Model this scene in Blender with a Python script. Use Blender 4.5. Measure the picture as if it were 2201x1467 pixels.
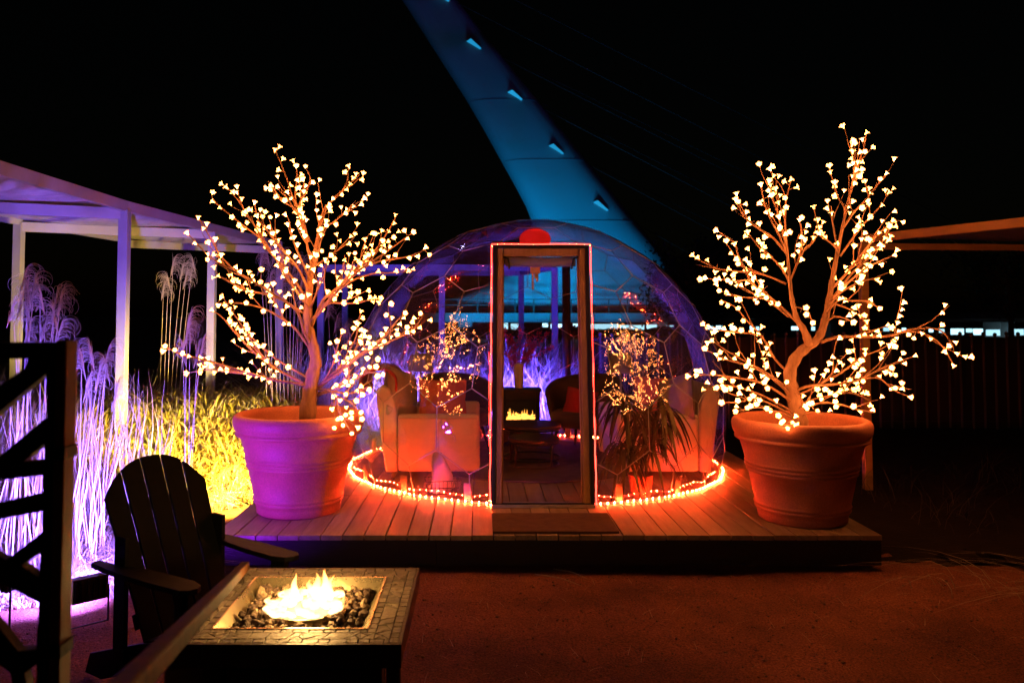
import bpy, bmesh, math, random
import numpy as np
from mathutils import Vector, Matrix

R = math.radians
random.seed(7)
rng = np.random.default_rng(7)
scene = bpy.context.scene
for o in list(bpy.data.objects):
    bpy.data.objects.remove(o)
COL = scene.collection

# ------------------------------------------------------------------ camera
FPX, PITCH, CAMH, HORY, VPX = 1700.0, R(2.5), 1.655, 680.0, 1031.0
CY0 = HORY - FPX * math.tan(PITCH)
cam = bpy.data.cameras.new('camera')
cam.sensor_width = 36.0
cam.lens = FPX / 2201 * 36
cam.shift_x = (1100.5 - VPX) / 2201
cam.shift_y = -(733.5 - CY0) / 2201
cam.clip_start, cam.clip_end = 0.05, 3000
cam.dof.use_dof = True
cam.dof.focus_distance = 5.4
cam.dof.aperture_fstop = 3.6
camo = bpy.data.objects.new('camera', cam)
camo.location = (0, 0, CAMH)
camo.rotation_euler = (R(90) + PITCH, 0, 0)
COL.objects.link(camo)
scene.camera = camo

# ------------------------------------------------------------------ night sky, faint moon
world = bpy.data.worlds.new('World')
scene.world = world
world.use_nodes = True
wn = world.node_tree
bg = wn.nodes['Background']
sky = wn.nodes.new('ShaderNodeTexSky')
sky.sky_type = 'NISHITA'
sky.sun_disc = False
sky.sun_elevation = R(2)
sky.sun_rotation = R(200)
wn.links.new(sky.outputs[0], bg.inputs[0])
bg.inputs[1].default_value = 0.0004
moon = bpy.data.lights.new('moon', 'SUN')
moon.energy = 0.004
moon.angle = R(0.5)
moon.color = (0.8, 0.88, 1)
moono = bpy.data.objects.new('moon', moon)
moono.rotation_euler = (R(50), 0, R(200))
COL.objects.link(moono)
scene.view_settings.view_transform = 'Standard'
scene.view_settings.look = 'None'
scene.view_settings.exposure = 0.0
scene.view_settings.gamma = 1.0
scene.view_settings.use_curve_mapping = False
cy = scene.cycles
cy.use_denoising = True
try:
    cy.denoiser = 'OPENIMAGEDENOISE'
except Exception:
    pass
cy.max_bounces = 7
cy.diffuse_bounces = 3
cy.glossy_bounces = 4
cy.transmission_bounces = 6
cy.transparent_max_bounces = 24
cy.sample_clamp_indirect = 4.0
cy.sample_clamp_direct = 0.0
cy.caustics_reflective = False
cy.caustics_refractive = False
cy.use_light_tree = True


# ------------------------------------------------------------------ pixel -> place
def _ray(px, py):
    u = (px - VPX) / FPX
    v = -(py - CY0) / FPX
    return Vector((u, math.cos(PITCH) - v * math.sin(PITCH), math.sin(PITCH) + v * math.cos(PITCH)))


def PZ(px, py, z):
    d = _ray(px, py)
    t = (z - CAMH) / d.z
    return Vector((d.x * t, d.y * t, z))


def PY(px, py, y):
    d = _ray(px, py)
    t = y / d.y
    return Vector((d.x * t, y, CAMH + d.z * t))


# ------------------------------------------------------------------ materials
def nd(nt, kind, **kw):
    n = nt.nodes.new(kind)
    for k, v in kw.items():
        if isinstance(k, str) and hasattr(n, k):
            setattr(n, k, v)
    return n


def mat(name, col, rough=0.6, col2=None, scale=6.0, bump=0.0, bscale=60.0, metal=0.0, spec=0.5,
        stretch=(1, 1, 1), rnd=0.15, detail=6.0, sheen=0.0, trans=0.0, coat=0.0, fine=0.0):
    m = bpy.data.materials.new(name)
    m.use_nodes = True
    nt = m.node_tree
    b = nt.nodes['Principled BSDF']
    tc = nd(nt, 'ShaderNodeTexCoord')
    mp = nd(nt, 'ShaderNodeMapping')
    mp.inputs['Scale'].default_value = stretch
    oi = nd(nt, 'ShaderNodeObjectInfo')
    sh = nd(nt, 'ShaderNodeVectorMath', operation='SCALE')
    sh.inputs[0].default_value = (37, 17, 53)
    nt.links.new(oi.outputs['Random'], sh.inputs['Scale'])
    nt.links.new(sh.outputs[0], mp.inputs['Location'])
    nt.links.new(tc.outputs['Object'], mp.inputs['Vector'])
    n1 = nd(nt, 'ShaderNodeTexNoise')
    n1.inputs['Scale'].default_value = scale
    n1.inputs['Detail'].default_value = detail
    n1.inputs['Roughness'].default_value = 0.65
    nt.links.new(mp.outputs[0], n1.inputs['Vector'])
    if col2 is None:
        col2 = tuple(c * 0.72 for c in col)
    rp = nd(nt, 'ShaderNodeValToRGB')
    rp.color_ramp.elements[0].position = 0.32
    rp.color_ramp.elements[1].position = 0.68
    rp.color_ramp.elements[0].color = (*col2, 1)
    rp.color_ramp.elements[1].color = (*col, 1)
    nt.links.new(n1.outputs['Fac'], rp.inputs['Fac'])
    hs = nd(nt, 'ShaderNodeHueSaturation')
    mr = nd(nt, 'ShaderNodeMapRange')
    mr.inputs['To Min'].default_value = 1 - rnd
    mr.inputs['To Max'].default_value = 1 + rnd
    nt.links.new(oi.outputs['Random'], mr.inputs['Value'])
    nt.links.new(mr.outputs[0], hs.inputs['Value'])
    nt.links.new(rp.outputs[0], hs.inputs['Color'])
    if fine:
        # fine grains and specks
        n3 = nd(nt, 'ShaderNodeTexNoise')
        n3.inputs['Scale'].default_value = 95.0
        n3.inputs['Detail'].default_value = 8
        n3.inputs['Roughness'].default_value = 0.75
        nt.links.new(mp.outputs[0], n3.inputs['Vector'])
        m3 = nd(nt, 'ShaderNodeMapRange')
        m3.inputs['From Min'].default_value = 0.35
        m3.inputs['From Max'].default_value = 0.68
        m3.inputs['To Min'].default_value = 1 - fine
        m3.inputs['To Max'].default_value = 1 + fine
        nt.links.new(n3.outputs['Fac'], m3.inputs['Value'])
        mm = nd(nt, 'ShaderNodeMath', operation='MULTIPLY')
        nt.links.new(m3.outputs[0], mm.inputs[0])
        nt.links.new(mr.outputs[0], mm.inputs[1])
        nt.links.new(mm.outputs[0], hs.inputs['Value'])
    nt.links.new(hs.outputs[0], b.inputs['Base Color'])
    # uneven gloss
    rr = nd(nt, 'ShaderNodeMapRange')
    rr.inputs['To Min'].default_value = max(0.03, rough - 0.1)
    rr.inputs['To Max'].default_value = min(1.0, rough + 0.1)
    nt.links.new(n1.outputs['Fac'], rr.inputs['Value'])
    nt.links.new(rr.outputs[0], b.inputs['Roughness'])
    b.inputs['Metallic'].default_value = metal
    b.inputs['Specular IOR Level'].default_value = spec
    b.inputs['Sheen Weight'].default_value = sheen
    b.inputs['Coat Weight'].default_value = coat
    if trans:
        # thin translucent leaf or paper
        tr = nd(nt, 'ShaderNodeBsdfTranslucent')
        mx = nd(nt, 'ShaderNodeMixShader')
        mx.inputs[0].default_value = trans
        nt.links.new(hs.outputs[0], tr.inputs['Color'])
        nt.links.new(b.outputs[0], mx.inputs[1])
        nt.links.new(tr.outputs[0], mx.inputs[2])
        nt.links.new(mx.outputs[0], nt.nodes['Material Output'].inputs['Surface'])
    if bump:
        n2 = nd(nt, 'ShaderNodeTexNoise')
        n2.inputs['Scale'].default_value = bscale
        n2.inputs['Detail'].default_value = 5
        nt.links.new(mp.outputs[0], n2.inputs['Vector'])
        bp = nd(nt, 'ShaderNodeBump')
        bp.inputs['Strength'].default_value = bump
        bp.inputs['Distance'].default_value = 0.01
        nt.links.new(n2.outputs['Fac'], bp.inputs['Height'])
        nt.links.new(bp.outputs[0], b.inputs['Normal'])
    return m


def emit(name, col, strength, var=0.15):
    m = bpy.data.materials.new(name)
    m.use_nodes = True
    nt = m.node_tree
    nt.nodes.remove(nt.nodes['Principled BSDF'])
    e = nd(nt, 'ShaderNodeEmission')
    e.inputs['Color'].default_value = (*col, 1)
    oi = nd(nt, 'ShaderNodeObjectInfo')
    mr = nd(nt, 'ShaderNodeMapRange')
    mr.inputs['To Min'].default_value = strength * (1 - var)
    mr.inputs['To Max'].default_value = strength * (1 + var)
    nt.links.new(oi.outputs['Random'], mr.inputs['Value'])
    nt.links.new(mr.outputs[0], e.inputs['Strength'])
    nt.links.new(e.outputs[0], nt.nodes['Material Output'].inputs['Surface'])
    return m


def film(name, tint, base, haze, bump=0.25, bscale=5.0, rough=0.03):
    """clear flexible sheet: mostly see-through, mirror-like at grazing angles"""
    m = bpy.data.materials.new(name)
    m.use_nodes = True
    nt = m.node_tree
    nt.nodes.remove(nt.nodes['Principled BSDF'])
    t = nd(nt, 'ShaderNodeBsdfTransparent')
    t.inputs['Color'].default_value = (*tint, 1)
    g = nd(nt, 'ShaderNodeBsdfGlossy')
    g.inputs['Roughness'].default_value = rough
    d = nd(nt, 'ShaderNodeBsdfDiffuse')
    d.inputs['Color'].default_value = (0.8, 0.8, 0.82, 1)
    tl = nd(nt, 'ShaderNodeBsdfTranslucent')
    tl.inputs['Color'].default_value = (0.8, 0.8, 0.82, 1)
    ad = nd(nt, 'ShaderNodeMixShader')
    ad.inputs[0].default_value = 0.5
    nt.links.new(d.outputs[0], ad.inputs[1])
    nt.links.new(tl.outputs[0], ad.inputs[2])
    tc = nd(nt, 'ShaderNodeTexCoord')
    oi = nd(nt, 'ShaderNodeObjectInfo')
    sh = nd(nt, 'ShaderNodeVectorMath', operation='SCALE')
    sh.inputs[0].default_value = (31, 47, 19)
    nt.links.new(oi.outputs['Random'], sh.inputs['Scale'])
    av = nd(nt, 'ShaderNodeVectorMath', operation='ADD')
    nt.links.new(tc.outputs['Object'], av.inputs[0])
    nt.links.new(sh.outputs[0], av.inputs[1])
    n = nd(nt, 'ShaderNodeTexNoise')
    n.inputs['Scale'].default_value = bscale
    n.inputs['Detail'].default_value = 3
    n.inputs['Distortion'].default_value = 0.8
    nt.links.new(av.outputs[0], n.inputs['Vector'])
    bp = nd(nt, 'ShaderNodeBump')
    bp.inputs['Strength'].default_value = bump
    bp.inputs['Distance'].default_value = 0.02
    nt.links.new(n.outputs['Fac'], bp.inputs['Height'])
    nt.links.new(bp.outputs[0], g.inputs['Normal'])
    lw = nd(nt, 'ShaderNodeLayerWeight')
    lw.inputs['Blend'].default_value = 0.5
    nt.links.new(bp.outputs[0], lw.inputs['Normal'])
    pw = nd(nt, 'ShaderNodeMath', operation='POWER')
    pw.inputs[1].default_value = 3.2
    nt.links.new(lw.outputs['Facing'], pw.inputs[0])
    ma = nd(nt, 'ShaderNodeMath', operation='MULTIPLY_ADD')
    ma.inputs[1].default_value = 0.7
    ma.inputs[2].default_value = base
    nt.links.new(pw.outputs[0], ma.inputs[0])
    m1 = nd(nt, 'ShaderNodeMixShader')
    m1.inputs[0].default_value = haze
    nt.links.new(t.outputs[0], m1.inputs[1])
    nt.links.new(ad.outputs[0], m1.inputs[2])
    m2 = nd(nt, 'ShaderNodeMixShader')
    nt.links.new(ma.outputs[0], m2.inputs[0])
    nt.links.new(m1.outputs[0], m2.inputs[1])
    nt.links.new(g.outputs[0], m2.inputs[2])
    nt.links.new(m2.outputs[0], nt.nodes['Material Output'].inputs['Surface'])
    return m


M = {}
M['deck'] = mat('deck_wood', (0.46, 0.35, 0.24), 0.5, (0.30, 0.21, 0.13), 3.0, 0.25, 22, stretch=(9, 0.9, 9), rnd=0.22)
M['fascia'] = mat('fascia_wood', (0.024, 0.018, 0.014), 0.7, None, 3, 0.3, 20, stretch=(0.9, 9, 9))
M['terracotta'] = mat('terracotta', (0.60, 0.21, 0.115), 0.6, (0.40, 0.115, 0.055), 2.4, 0.22, 55, rnd=0.04, detail=10, fine=0.22)
M['soil'] = mat('soil', (0.05, 0.032, 0.02), 0.95, None, 20, 1.0, 60)
M['bark'] = mat('bark', (0.36, 0.20, 0.11), 0.6, (0.20, 0.10, 0.05), 14, 0.5, 60, stretch=(3, 3, 0.7))
M['black'] = mat('black_paint', (0.012, 0.011, 0.011), 0.45, (0.02, 0.018, 0.017), 10, 0.15, 60)
M['poly'] = mat('dark_plastic_lumber', (0.006, 0.005, 0.0045), 0.6, (0.004, 0.0035, 0.003), 4, 0.1, 40, stretch=(1, 8, 1), spec=0.14)
M['gate'] = mat('gate_paint', (0.008, 0.008, 0.009), 0.6, None, 8, 0.15, 50)
M['gatewood'] = mat('gate_wood', (0.24, 0.09, 0.03), 0.6, (0.15, 0.055, 0.018), 3, 0.3, 30, stretch=(10, 10, 1))
M['railwood'] = mat('rail_wood', (0.10, 0.035, 0.010), 0.8, (0.03, 0.012, 0.006), 3, 0.3, 30, stretch=(10, 10, 1), spec=0.1)
M['steel'] = mat('steel', (0.62, 0.60, 0.60), 0.35, (0.45, 0.44, 0.45), 6, 0.05, 60, metal=0.6)
M['white_metal'] = mat('pergola_paint', (0.26, 0.255, 0.27), 0.42, (0.21, 0.205, 0.22), 3, 0.06, 30)
M['canopy'] = mat('shade_cloth', (0.42, 0.41, 0.40), 0.75, (0.26, 0.25, 0.25), 7, 0.6, 220, trans=0.2)
M['darkcloth'] = mat('dark_shade_cloth', (0.03, 0.028, 0.026), 0.85, None, 7, 0.6, 220, trans=0.1)
M['cedar'] = mat('cedar', (0.42, 0.25, 0.085), 0.6, (0.28, 0.155, 0.05), 3, 0.3, 25, stretch=(1, 1, 6))
M['film'] = film('clear_film', (0.93, 0.93, 0.94), 0.19, 0.024, 0.32, 4.0, 0.012)
M['film_roll'] = film('rolled_film', (0.8, 0.8, 0.8), 0.12, 0.35, 0.4, 14)
M['tube'] = mat('frame_tube', (0.40, 0.38, 0.36), 0.35, None, 8, 0.05, 50)
M['doorframe'] = mat('door_frame', (0.52, 0.30, 0.10), 0.42, (0.34, 0.18, 0.055), 3, 0.2, 30, stretch=(10, 10, 1))
M['cream'] = mat('cream_upholstery', (0.68, 0.60, 0.50), 0.8, (0.60, 0.52, 0.43), 5, 0.35, 260, sheen=0.2, rnd=0.04)
M['beige'] = mat('beige_cloth', (0.56, 0.46, 0.36), 0.85, None, 4, 0.4, 220, sheen=0.2)
M['coral'] = mat('coral_cloth', (0.72, 0.16, 0.08), 0.8, None, 4, 0.4, 240, sheen=0.2)
M['redcloth'] = mat('red_cloth', (0.45, 0.02, 0.025), 0.85, None, 5, 0.5, 180, sheen=0.3)
M['brown'] = mat('brown_upholstery', (0.075, 0.038, 0.025), 0.7, None, 5, 0.35, 220, sheen=0.2)
M['darkwood'] = mat('dark_wood', (0.06, 0.035, 0.022), 0.5, None, 4, 0.2, 30, stretch=(8, 1, 8))
M['palewood'] = mat('pale_wood', (0.50, 0.36, 0.23), 0.55, None, 4, 0.25, 30, stretch=(8, 8, 1))
M['rug'] = mat('rug_pile', (0.16, 0.12, 0.09), 0.95, (0.09, 0.065, 0.05), 9, 1.0, 300)
M['mat'] = mat('coir', (0.22, 0.11, 0.045), 0.95, (0.14, 0.065, 0.025), 14, 1.0, 350)
M['shade'] = mat('lamp_cloth', (0.72, 0.62, 0.54), 0.8, None, 6, 0.2, 300, trans=0.35)
M['ceramic'] = mat('ceramic', (0.66, 0.54, 0.45), 0.35, None, 4, 0.05, 40)
M['berry'] = mat('red_berry', (0.55, 0.012, 0.012), 0.35, (0.35, 0.008, 0.01), 20)
M['lantern'] = mat('red_paper', (0.75, 0.03, 0.03), 0.55, (0.6, 0.02, 0.025), 6, 0.2, 40, trans=0.5)
M['yellow'] = mat('yellow_paper', (0.75, 0.50, 0.12), 0.6, None, 10, 0, trans=0.3)
M['leaf'] = mat('plant_leaf', (0.15, 0.11, 0.03), 0.4, (0.09, 0.07, 0.02), 6, 0.1, 30, trans=0.2)
M['darkleaf'] = mat('tree_leaf', (0.05, 0.07, 0.025), 0.6, None, 3, trans=0.2)
M['straw'] = mat('straw', (0.55, 0.47, 0.36), 0.65, (0.38, 0.29, 0.20), 2.5, trans=0.25, spec=0.3)
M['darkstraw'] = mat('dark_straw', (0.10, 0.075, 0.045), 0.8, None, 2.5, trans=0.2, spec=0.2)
M['shading'] = mat('dark_shading', (0.030, 0.020, 0.015), 0.95, (0.015, 0.010, 0.008), 5, 1.0, 40, detail=10, spec=0.15)  # near-black so the ground beside the deck looks unlit
M['pergoladark'] = mat('pergola_grey', (0.10, 0.10, 0.115), 0.5, None, 3, 0.06, 30)
M['greenblade'] = mat('green_blade', (0.27, 0.29, 0.06), 0.6, (0.32, 0.20, 0.06), 2.2, trans=0.3, spec=0.3)
M['plume'] = mat('plume', (0.62, 0.52, 0.44), 0.7, None, 4, trans=0.3, spec=0.3)
M['ground'] = mat('dirt', (0.34, 0.125, 0.065), 0.95, (0.12, 0.045, 0.026), 1.1, 1.0, 70, detail=12, spec=0.2, fine=0.75)
M['pebble'] = mat('pebble', (0.30, 0.19, 0.12), 0.85, (0.15, 0.09, 0.06), 30, spec=0.3)
M['slate'] = mat('slate_tile', (0.21, 0.165, 0.11), 0.6, (0.13, 0.10, 0.075), 18, 0.5, 60, rnd=0.35)
M['grout'] = mat('grout', (0.035, 0.03, 0.026), 0.9, None, 30, 0.5, 200)
M['lava'] = mat('lava_rock', (0.13, 0.075, 0.05), 0.85, (0.06, 0.035, 0.028), 40, 0.8, 120)
M['ember'] = mat('pale_rock', (0.34, 0.25, 0.16), 0.8, (0.2, 0.13, 0.08), 40, 0.8, 120)
M['brass'] = mat('tray_steel', (0.62, 0.52, 0.34), 0.28, (0.45, 0.36, 0.22), 6, 0.1, 30, metal=0.85)
M['tablebody'] = mat('bronze_paint', (0.035, 0.026, 0.018), 0.5, None, 7, 0.2, 80)
M['pylon'] = mat('pylon_steel', (0.72, 0.74, 0.75), 0.55, (0.66, 0.68, 0.70), 0.15, 0.0, detail=3)
M['concrete'] = mat('bridge_concrete', (0.36, 0.37, 0.38), 0.8, (0.26, 0.27, 0.28), 0.4, 0.2, 6)
M['fence'] = mat('fence_metal', (0.12, 0.115, 0.11), 0.5, None, 5, 0.1, 30, metal=0.2)
M['fencedark'] = mat('fence_dark', (0.02, 0.018, 0.018), 0.7, None, 5)
M['plastic'] = mat('bag_plastic', (0.45, 0.38, 0.40), 0.3, None, 9, 0.8, 22, trans=0.3)
M['wrap'] = mat('pale_wrap', (0.72, 0.58, 0.48), 0.45, None, 9, 0.8, 30, trans=0.3)
M['rope'] = emit('rope_glow', (1.0, 0.03, 0.018), 14, 0)
M['led'] = emit('rope_led', (1.0, 0.045, 0.009), 3700, 0)


def blossom_mat():
    # a lamp sits in the throat of each flower: brightest there, fading along the petals
    m = emit('blossom_glow', (1.0, 0.285, 0.065), 1.0, 0.35)
    nt = m.node_tree
    e = [n for n in nt.nodes if n.type == 'EMISSION'][0]
    mr0 = e.inputs['Strength'].links[0].from_node
    tc = nd(nt, 'ShaderNodeTexCoord')
    ln = nd(nt, 'ShaderNodeVectorMath', operation='LENGTH')
    nt.links.new(tc.outputs['Object'], ln.inputs[0])
    mr = nd(nt, 'ShaderNodeMapRange')
    mr.inputs['From Min'].default_value = 0.004
    mr.inputs['From Max'].default_value = 0.031
    mr.inputs['To Min'].default_value = 66.0
    mr.inputs['To Max'].default_value = 2.2
    mr.interpolation_type = 'SMOOTHSTEP'
    nt.links.new(ln.outputs['Value'], mr.inputs['Value'])
    mu = nd(nt, 'ShaderNodeMath', operation='MULTIPLY')
    nt.links.new(mr.outputs[0], mu.inputs[0])
    nt.links.new(mr0.outputs[0], mu.inputs[1])
    nt.links.new(mu.outputs[0], e.inputs['Strength'])
    return m


M['blossom'] = blossom_mat()
M['blossom_far'] = emit('blossom_far_glow', (1.0, 0.29, 0.055), 20.0, 0)
M['bridgelight'] = emit('bridge_light', (0.45, 0.85, 1.0), 1.9, 0.5)
M['mastlamp'] = emit('mast_lamp', (0.02, 0.42, 0.85), 0.75, 0.15)
M['firebed'] = emit('fireplace_glow', (1.0, 0.36, 0.05), 3.6, 0.4)


def flame_mat():
    m = bpy.data.materials.new('flame')
    m.use_nodes = True
    nt = m.node_tree
    nt.nodes.remove(nt.nodes['Principled BSDF'])
    tc = nd(nt, 'ShaderNodeTexCoord')
    sp = nd(nt, 'ShaderNodeSeparateXYZ')
    nt.links.new(tc.outputs['Generated'], sp.inputs[0])
    rp = nd(nt, 'ShaderNodeValToRGB')
    el = rp.color_ramp.elements
    el[0].position, el[0].color = 0.0, (1.0, 0.72, 0.34, 1)
    el[1].position, el[1].color = 1.0, (1.0, 0.34, 0.05, 1)
    nt.links.new(sp.outputs['Z'], rp.inputs[0])
    e = nd(nt, 'ShaderNodeEmission')
    e.inputs['Strength'].default_value = 5.5
    nt.links.new(rp.outputs[0], e.inputs['Color'])
    t = nd(nt, 'ShaderNodeBsdfTransparent')
    lw = nd(nt, 'ShaderNodeLayerWeight')
    lw.inputs['Blend'].default_value = 0.4
    mu = nd(nt, 'ShaderNodeMath', operation='MULTIPLY')
    nt.links.new(sp.outputs['Z'], mu.inputs[0])
    mu.inputs[1].default_value = 0.55
    ad = nd(nt, 'ShaderNodeMath', operation='ADD')
    ad.use_clamp = True
    nt.links.new(lw.outputs['Facing'], ad.inputs[0])
    nt.links.new(mu.outputs[0], ad.inputs[1])
    mx = nd(nt, 'ShaderNodeMixShader')
    nt.links.new(ad.outputs[0], mx.inputs[0])
    nt.links.new(e.outputs[0], mx.inputs[1])
    nt.links.new(t.outputs[0], mx.inputs[2])
    nt.links.new(mx.outputs[0], nt.nodes['Material Output'].inputs['Surface'])
    return m


M['flame'] = flame_mat()


# ------------------------------------------------------------------ mesh helpers
class MB:
    def __init__(s):
        s.v, s.f = [], []

    def add(s, verts, faces):
        k = len(s.v)
        s.v += [tuple(x) for x in verts]
        s.f += [tuple(i + k for i in q) for q in faces]
        return s

    def box(s, a, b, M4=None):
        x0, y0, z0 = a
        x1, y1, z1 = b
        vs = [Vector(p) for p in ((x0, y0, z0), (x1, y0, z0), (x1, y1, z0), (x0, y1, z0),
                                  (x0, y0, z1), (x1, y0, z1), (x1, y1, z1), (x0, y1, z1))]
        if M4 is not None:
            vs = [M4 @ p for p in vs]
        return s.add(vs, [(0, 3, 2, 1), (4, 5, 6, 7), (0, 1, 5, 4), (1, 2, 6, 5), (2, 3, 7, 6), (3, 0, 4, 7)])

    def bar(s, p, q, w, h, up=(0, 0, 1)):
        """square bar from p to q; w across, h along up"""
        p, q = Vector(p), Vector(q)
        d = (q - p).normalized()
        u = Vector(up)
        sd = d.cross(u)
        if sd.length < 1e-5:
            sd = d.cross(Vector((0, 1, 0)))
        sd.normalize()
        u = sd.cross(d).normalized()
        vs = []
        for c in (p, q):
            for a, b in ((-1, -1), (1, -1), (1, 1), (-1, 1)):
                vs.append(c + sd * (a * w / 2) + u * (b * h / 2))
        return s.add(vs, [(0, 1, 2, 3), (7, 6, 5, 4), (0, 4, 5, 1), (1, 5, 6, 2), (2, 6, 7, 3), (3, 7, 4, 0)])

    def tube(s, pts, rad, n=6, cap=True, closed=False):
        pts = [Vector(p) for p in pts]
        m = len(pts)
        if not isinstance(rad, (list, tuple)):
            rad = [rad] * m
        vs, fs = [], []
        t0 = (pts[1] - pts[0]).normalized()
        u = t0.orthogonal().normalized()
        for i, p in enumerate(pts):
            a = pts[i - 1] if (i > 0 or closed) else pts[0]
            b = pts[(i + 1) % m] if (i < m - 1 or closed) else pts[-1]
            t = (b - a)
            if t.length < 1e-9:
                t = t0
            t = t.normalized()
            u = (u - t * u.dot(t))
            if u.length < 1e-6:
                u = t.orthogonal()
            u.normalize()
            w = t.cross(u)
            for k in range(n):
                an = 2 * math.pi * k / n
                vs.append(p + (u * math.cos(an) + w * math.sin(an)) * rad[i])
        for i in range(m - 1 if not closed else m):
            j = (i + 1) % m
            for k in range(n):
                l = (k + 1) % n
                fs.append((i * n + k, i * n + l, j * n + l, j * n + k))
        if cap and not closed:
            fs.append(tuple(range(n - 1, -1, -1)))
            fs.append(tuple((m - 1) * n + k for k in range(n)))
        return s.add(vs, fs)

    def lathe(s, prof, n=48, c=(0, 0, 0)):
        """prof: list of (r, z); open profile"""
        vs, fs = [], []
        for r, z in prof:
            for k in range(n):
                a = 2 * math.pi * k / n
                vs.append((c[0] + r * math.cos(a), c[1] + r * math.sin(a), c[2] + z))
        for i in range(len(prof) - 1):
            for k in range(n):
                l = (k + 1) % n
                fs.append((i * n + k, i * n + l, (i + 1) * n + l, (i + 1) * n + k))
        return s.add(vs, fs)

    def prism(s, poly, z0, z1, M4=None):
        n = len(poly)
        vs = [Vector((p[0], p[1], z0)) for p in poly] + [Vector((p[0], p[1], z1)) for p in poly]
        if M4 is not None:
            vs = [M4 @ p for p in vs]
        fs = [tuple(range(n - 1, -1, -1)), tuple(range(n, 2 * n))]
        fs += [(i, (i + 1) % n, n + (i + 1) % n, n + i) for i in range(n)]
        return s.add(vs, fs)

    def mesh(s, name, m=None, smooth=False, bevel=0.0):
        me = bpy.data.meshes.new(name)
        me.from_pydata([tuple(p) for p in s.v], [], s.f)
        if bevel:
            bm = bmesh.new()
            bm.from_mesh(me)
            bmesh.ops.remove_doubles(bm, verts=bm.verts, dist=1e-6)
            ed = [e for e in bm.edges if len(e.link_faces) == 2 and e.calc_face_angle(0) > 0.5]
            bmesh.ops.bevel(bm, geom=ed, offset=bevel, segments=2, affect='EDGES', profile=0.6, clamp_overlap=True)
            bm.to_mesh(me)
            bm.free()
        if smooth:
            me.shade_smooth()
        if m:
            me.materials.append(M[m])
        return me

    def build(s, name, m, parent=None, smooth=False, bevel=0.0):
        return link(name, s.mesh(name, m, smooth, bevel), parent)


def link(name, me, parent=None, loc=None, rot=None):
    o = bpy.data.objects.new(name, me)
    COL.objects.link(o)
    if parent:
        o.parent = parent
    if loc is not None:
        o.location = loc
    if rot is not None:
        o.rotation_euler = rot
    return o


def tag(o, label, cat, group=None, kind=None):
    if label:
        o['label'] = label
    if cat:
        o['category'] = cat
    if group:
        o['group'] = group
    if kind:
        o['kind'] = kind
    return o


def empty(name, loc=(0, 0, 0), rz=0.0, label=None, cat=None, group=None):
    o = bpy.data.objects.new(name, None)
    o.empty_display_size = 0.1
    COL.objects.link(o)
    o.location = loc
    o.rotation_euler = (0, 0, rz)
    return tag(o, label, cat, group)


def smooth_path(pts, sub=4):
    """Catmull-Rom through the points"""
    P = [Vector(p) for p in pts]
    P = [P[0] * 2 - P[1]] + P + [P[-1] * 2 - P[-2]]
    out = []
    for i in range(1, len(P) - 2):
        a, b, c, d = P[i - 1], P[i], P[i + 1], P[i + 2]
        for k in range(sub):
            t = k / sub
            out.append(0.5 * ((2 * b) + (c - a) * t + (2 * a - 5 * b + 4 * c - d) * t * t + (3 * b - a - 3 * c + d) * t ** 3))
    out.append(P[-2])
    return out


def np_mesh(name, V, Q, T, m):
    """fast mesh: V (n,3), quads (k,4), tris (j,3)"""
    me = bpy.data.meshes.new(name)
    nq, ntr = len(Q), len(T)
    me.vertices.add(len(V))
    me.vertices.foreach_set('co', np.asarray(V, np.float32).ravel())
    me.loops.add(nq * 4 + ntr * 3)
    idx = np.concatenate([np.asarray(Q, np.int32).ravel(), np.asarray(T, np.int32).ravel()])
    me.loops.foreach_set('vertex_index', idx)
    me.polygons.add(nq + ntr)
    st = np.concatenate([np.arange(nq) * 4, nq * 4 + np.arange(ntr) * 3]).astype(np.int32)
    me.polygons.foreach_set('loop_start', st)
    me.update(calc_edges=True)
    me.validate()
    me.materials.append(M[m])
    return me


def blades(name, m, x, y, z, h, lean, bend, width, az=None, segs=5):
    """arching grass blades; arrays of equal length"""
    n = len(x)
    az = rng.uniform(0, 2 * np.pi, n) if az is None else az
    dx, dy = np.cos(az), np.sin(az)
    face = az + np.pi / 2 + rng.uniform(-0.7, 0.7, n)
    wx, wy = np.cos(face), np.sin(face)
    V = np.zeros((n, 2 * segs + 1, 3))
    for s in range(segs + 1):
        t = s / segs
        hor = h * lean * t ** 1.7
        zz = h * (t - bend * t * t * 0.62)
        wob = 0.03 * h * np.sin(t * 5 + az * 3)
        px = x + dx * hor - dy * wob
        py = y + dy * hor + dx * wob
        pz = np.maximum(z + zz, z * 0 + 0.004 + 0.02 * t)
        if s < segs:
            w = width * (1 - t ** 2 * 0.75) / 2
            V[:, 2 * s] = np.stack([px - wx * w, py - wy * w, pz], 1)
            V[:, 2 * s + 1] = np.stack([px + wx * w, py + wy * w, pz], 1)
        else:
            V[:, 2 * s] = np.stack([px, py, pz], 1)
    base = (np.arange(n) * (2 * segs + 1))[:, None]
    Q = np.concatenate([base + np.array([2 * s, 2 * s + 1, 2 * s + 3, 2 * s + 2])[None] for s in range(segs - 1)])
    T = base + np.array([2 * segs - 2, 2 * segs - 1, 2 * segs])[None]
    return np_mesh(name, V.reshape(-1, 3), Q, T, m)


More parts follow.
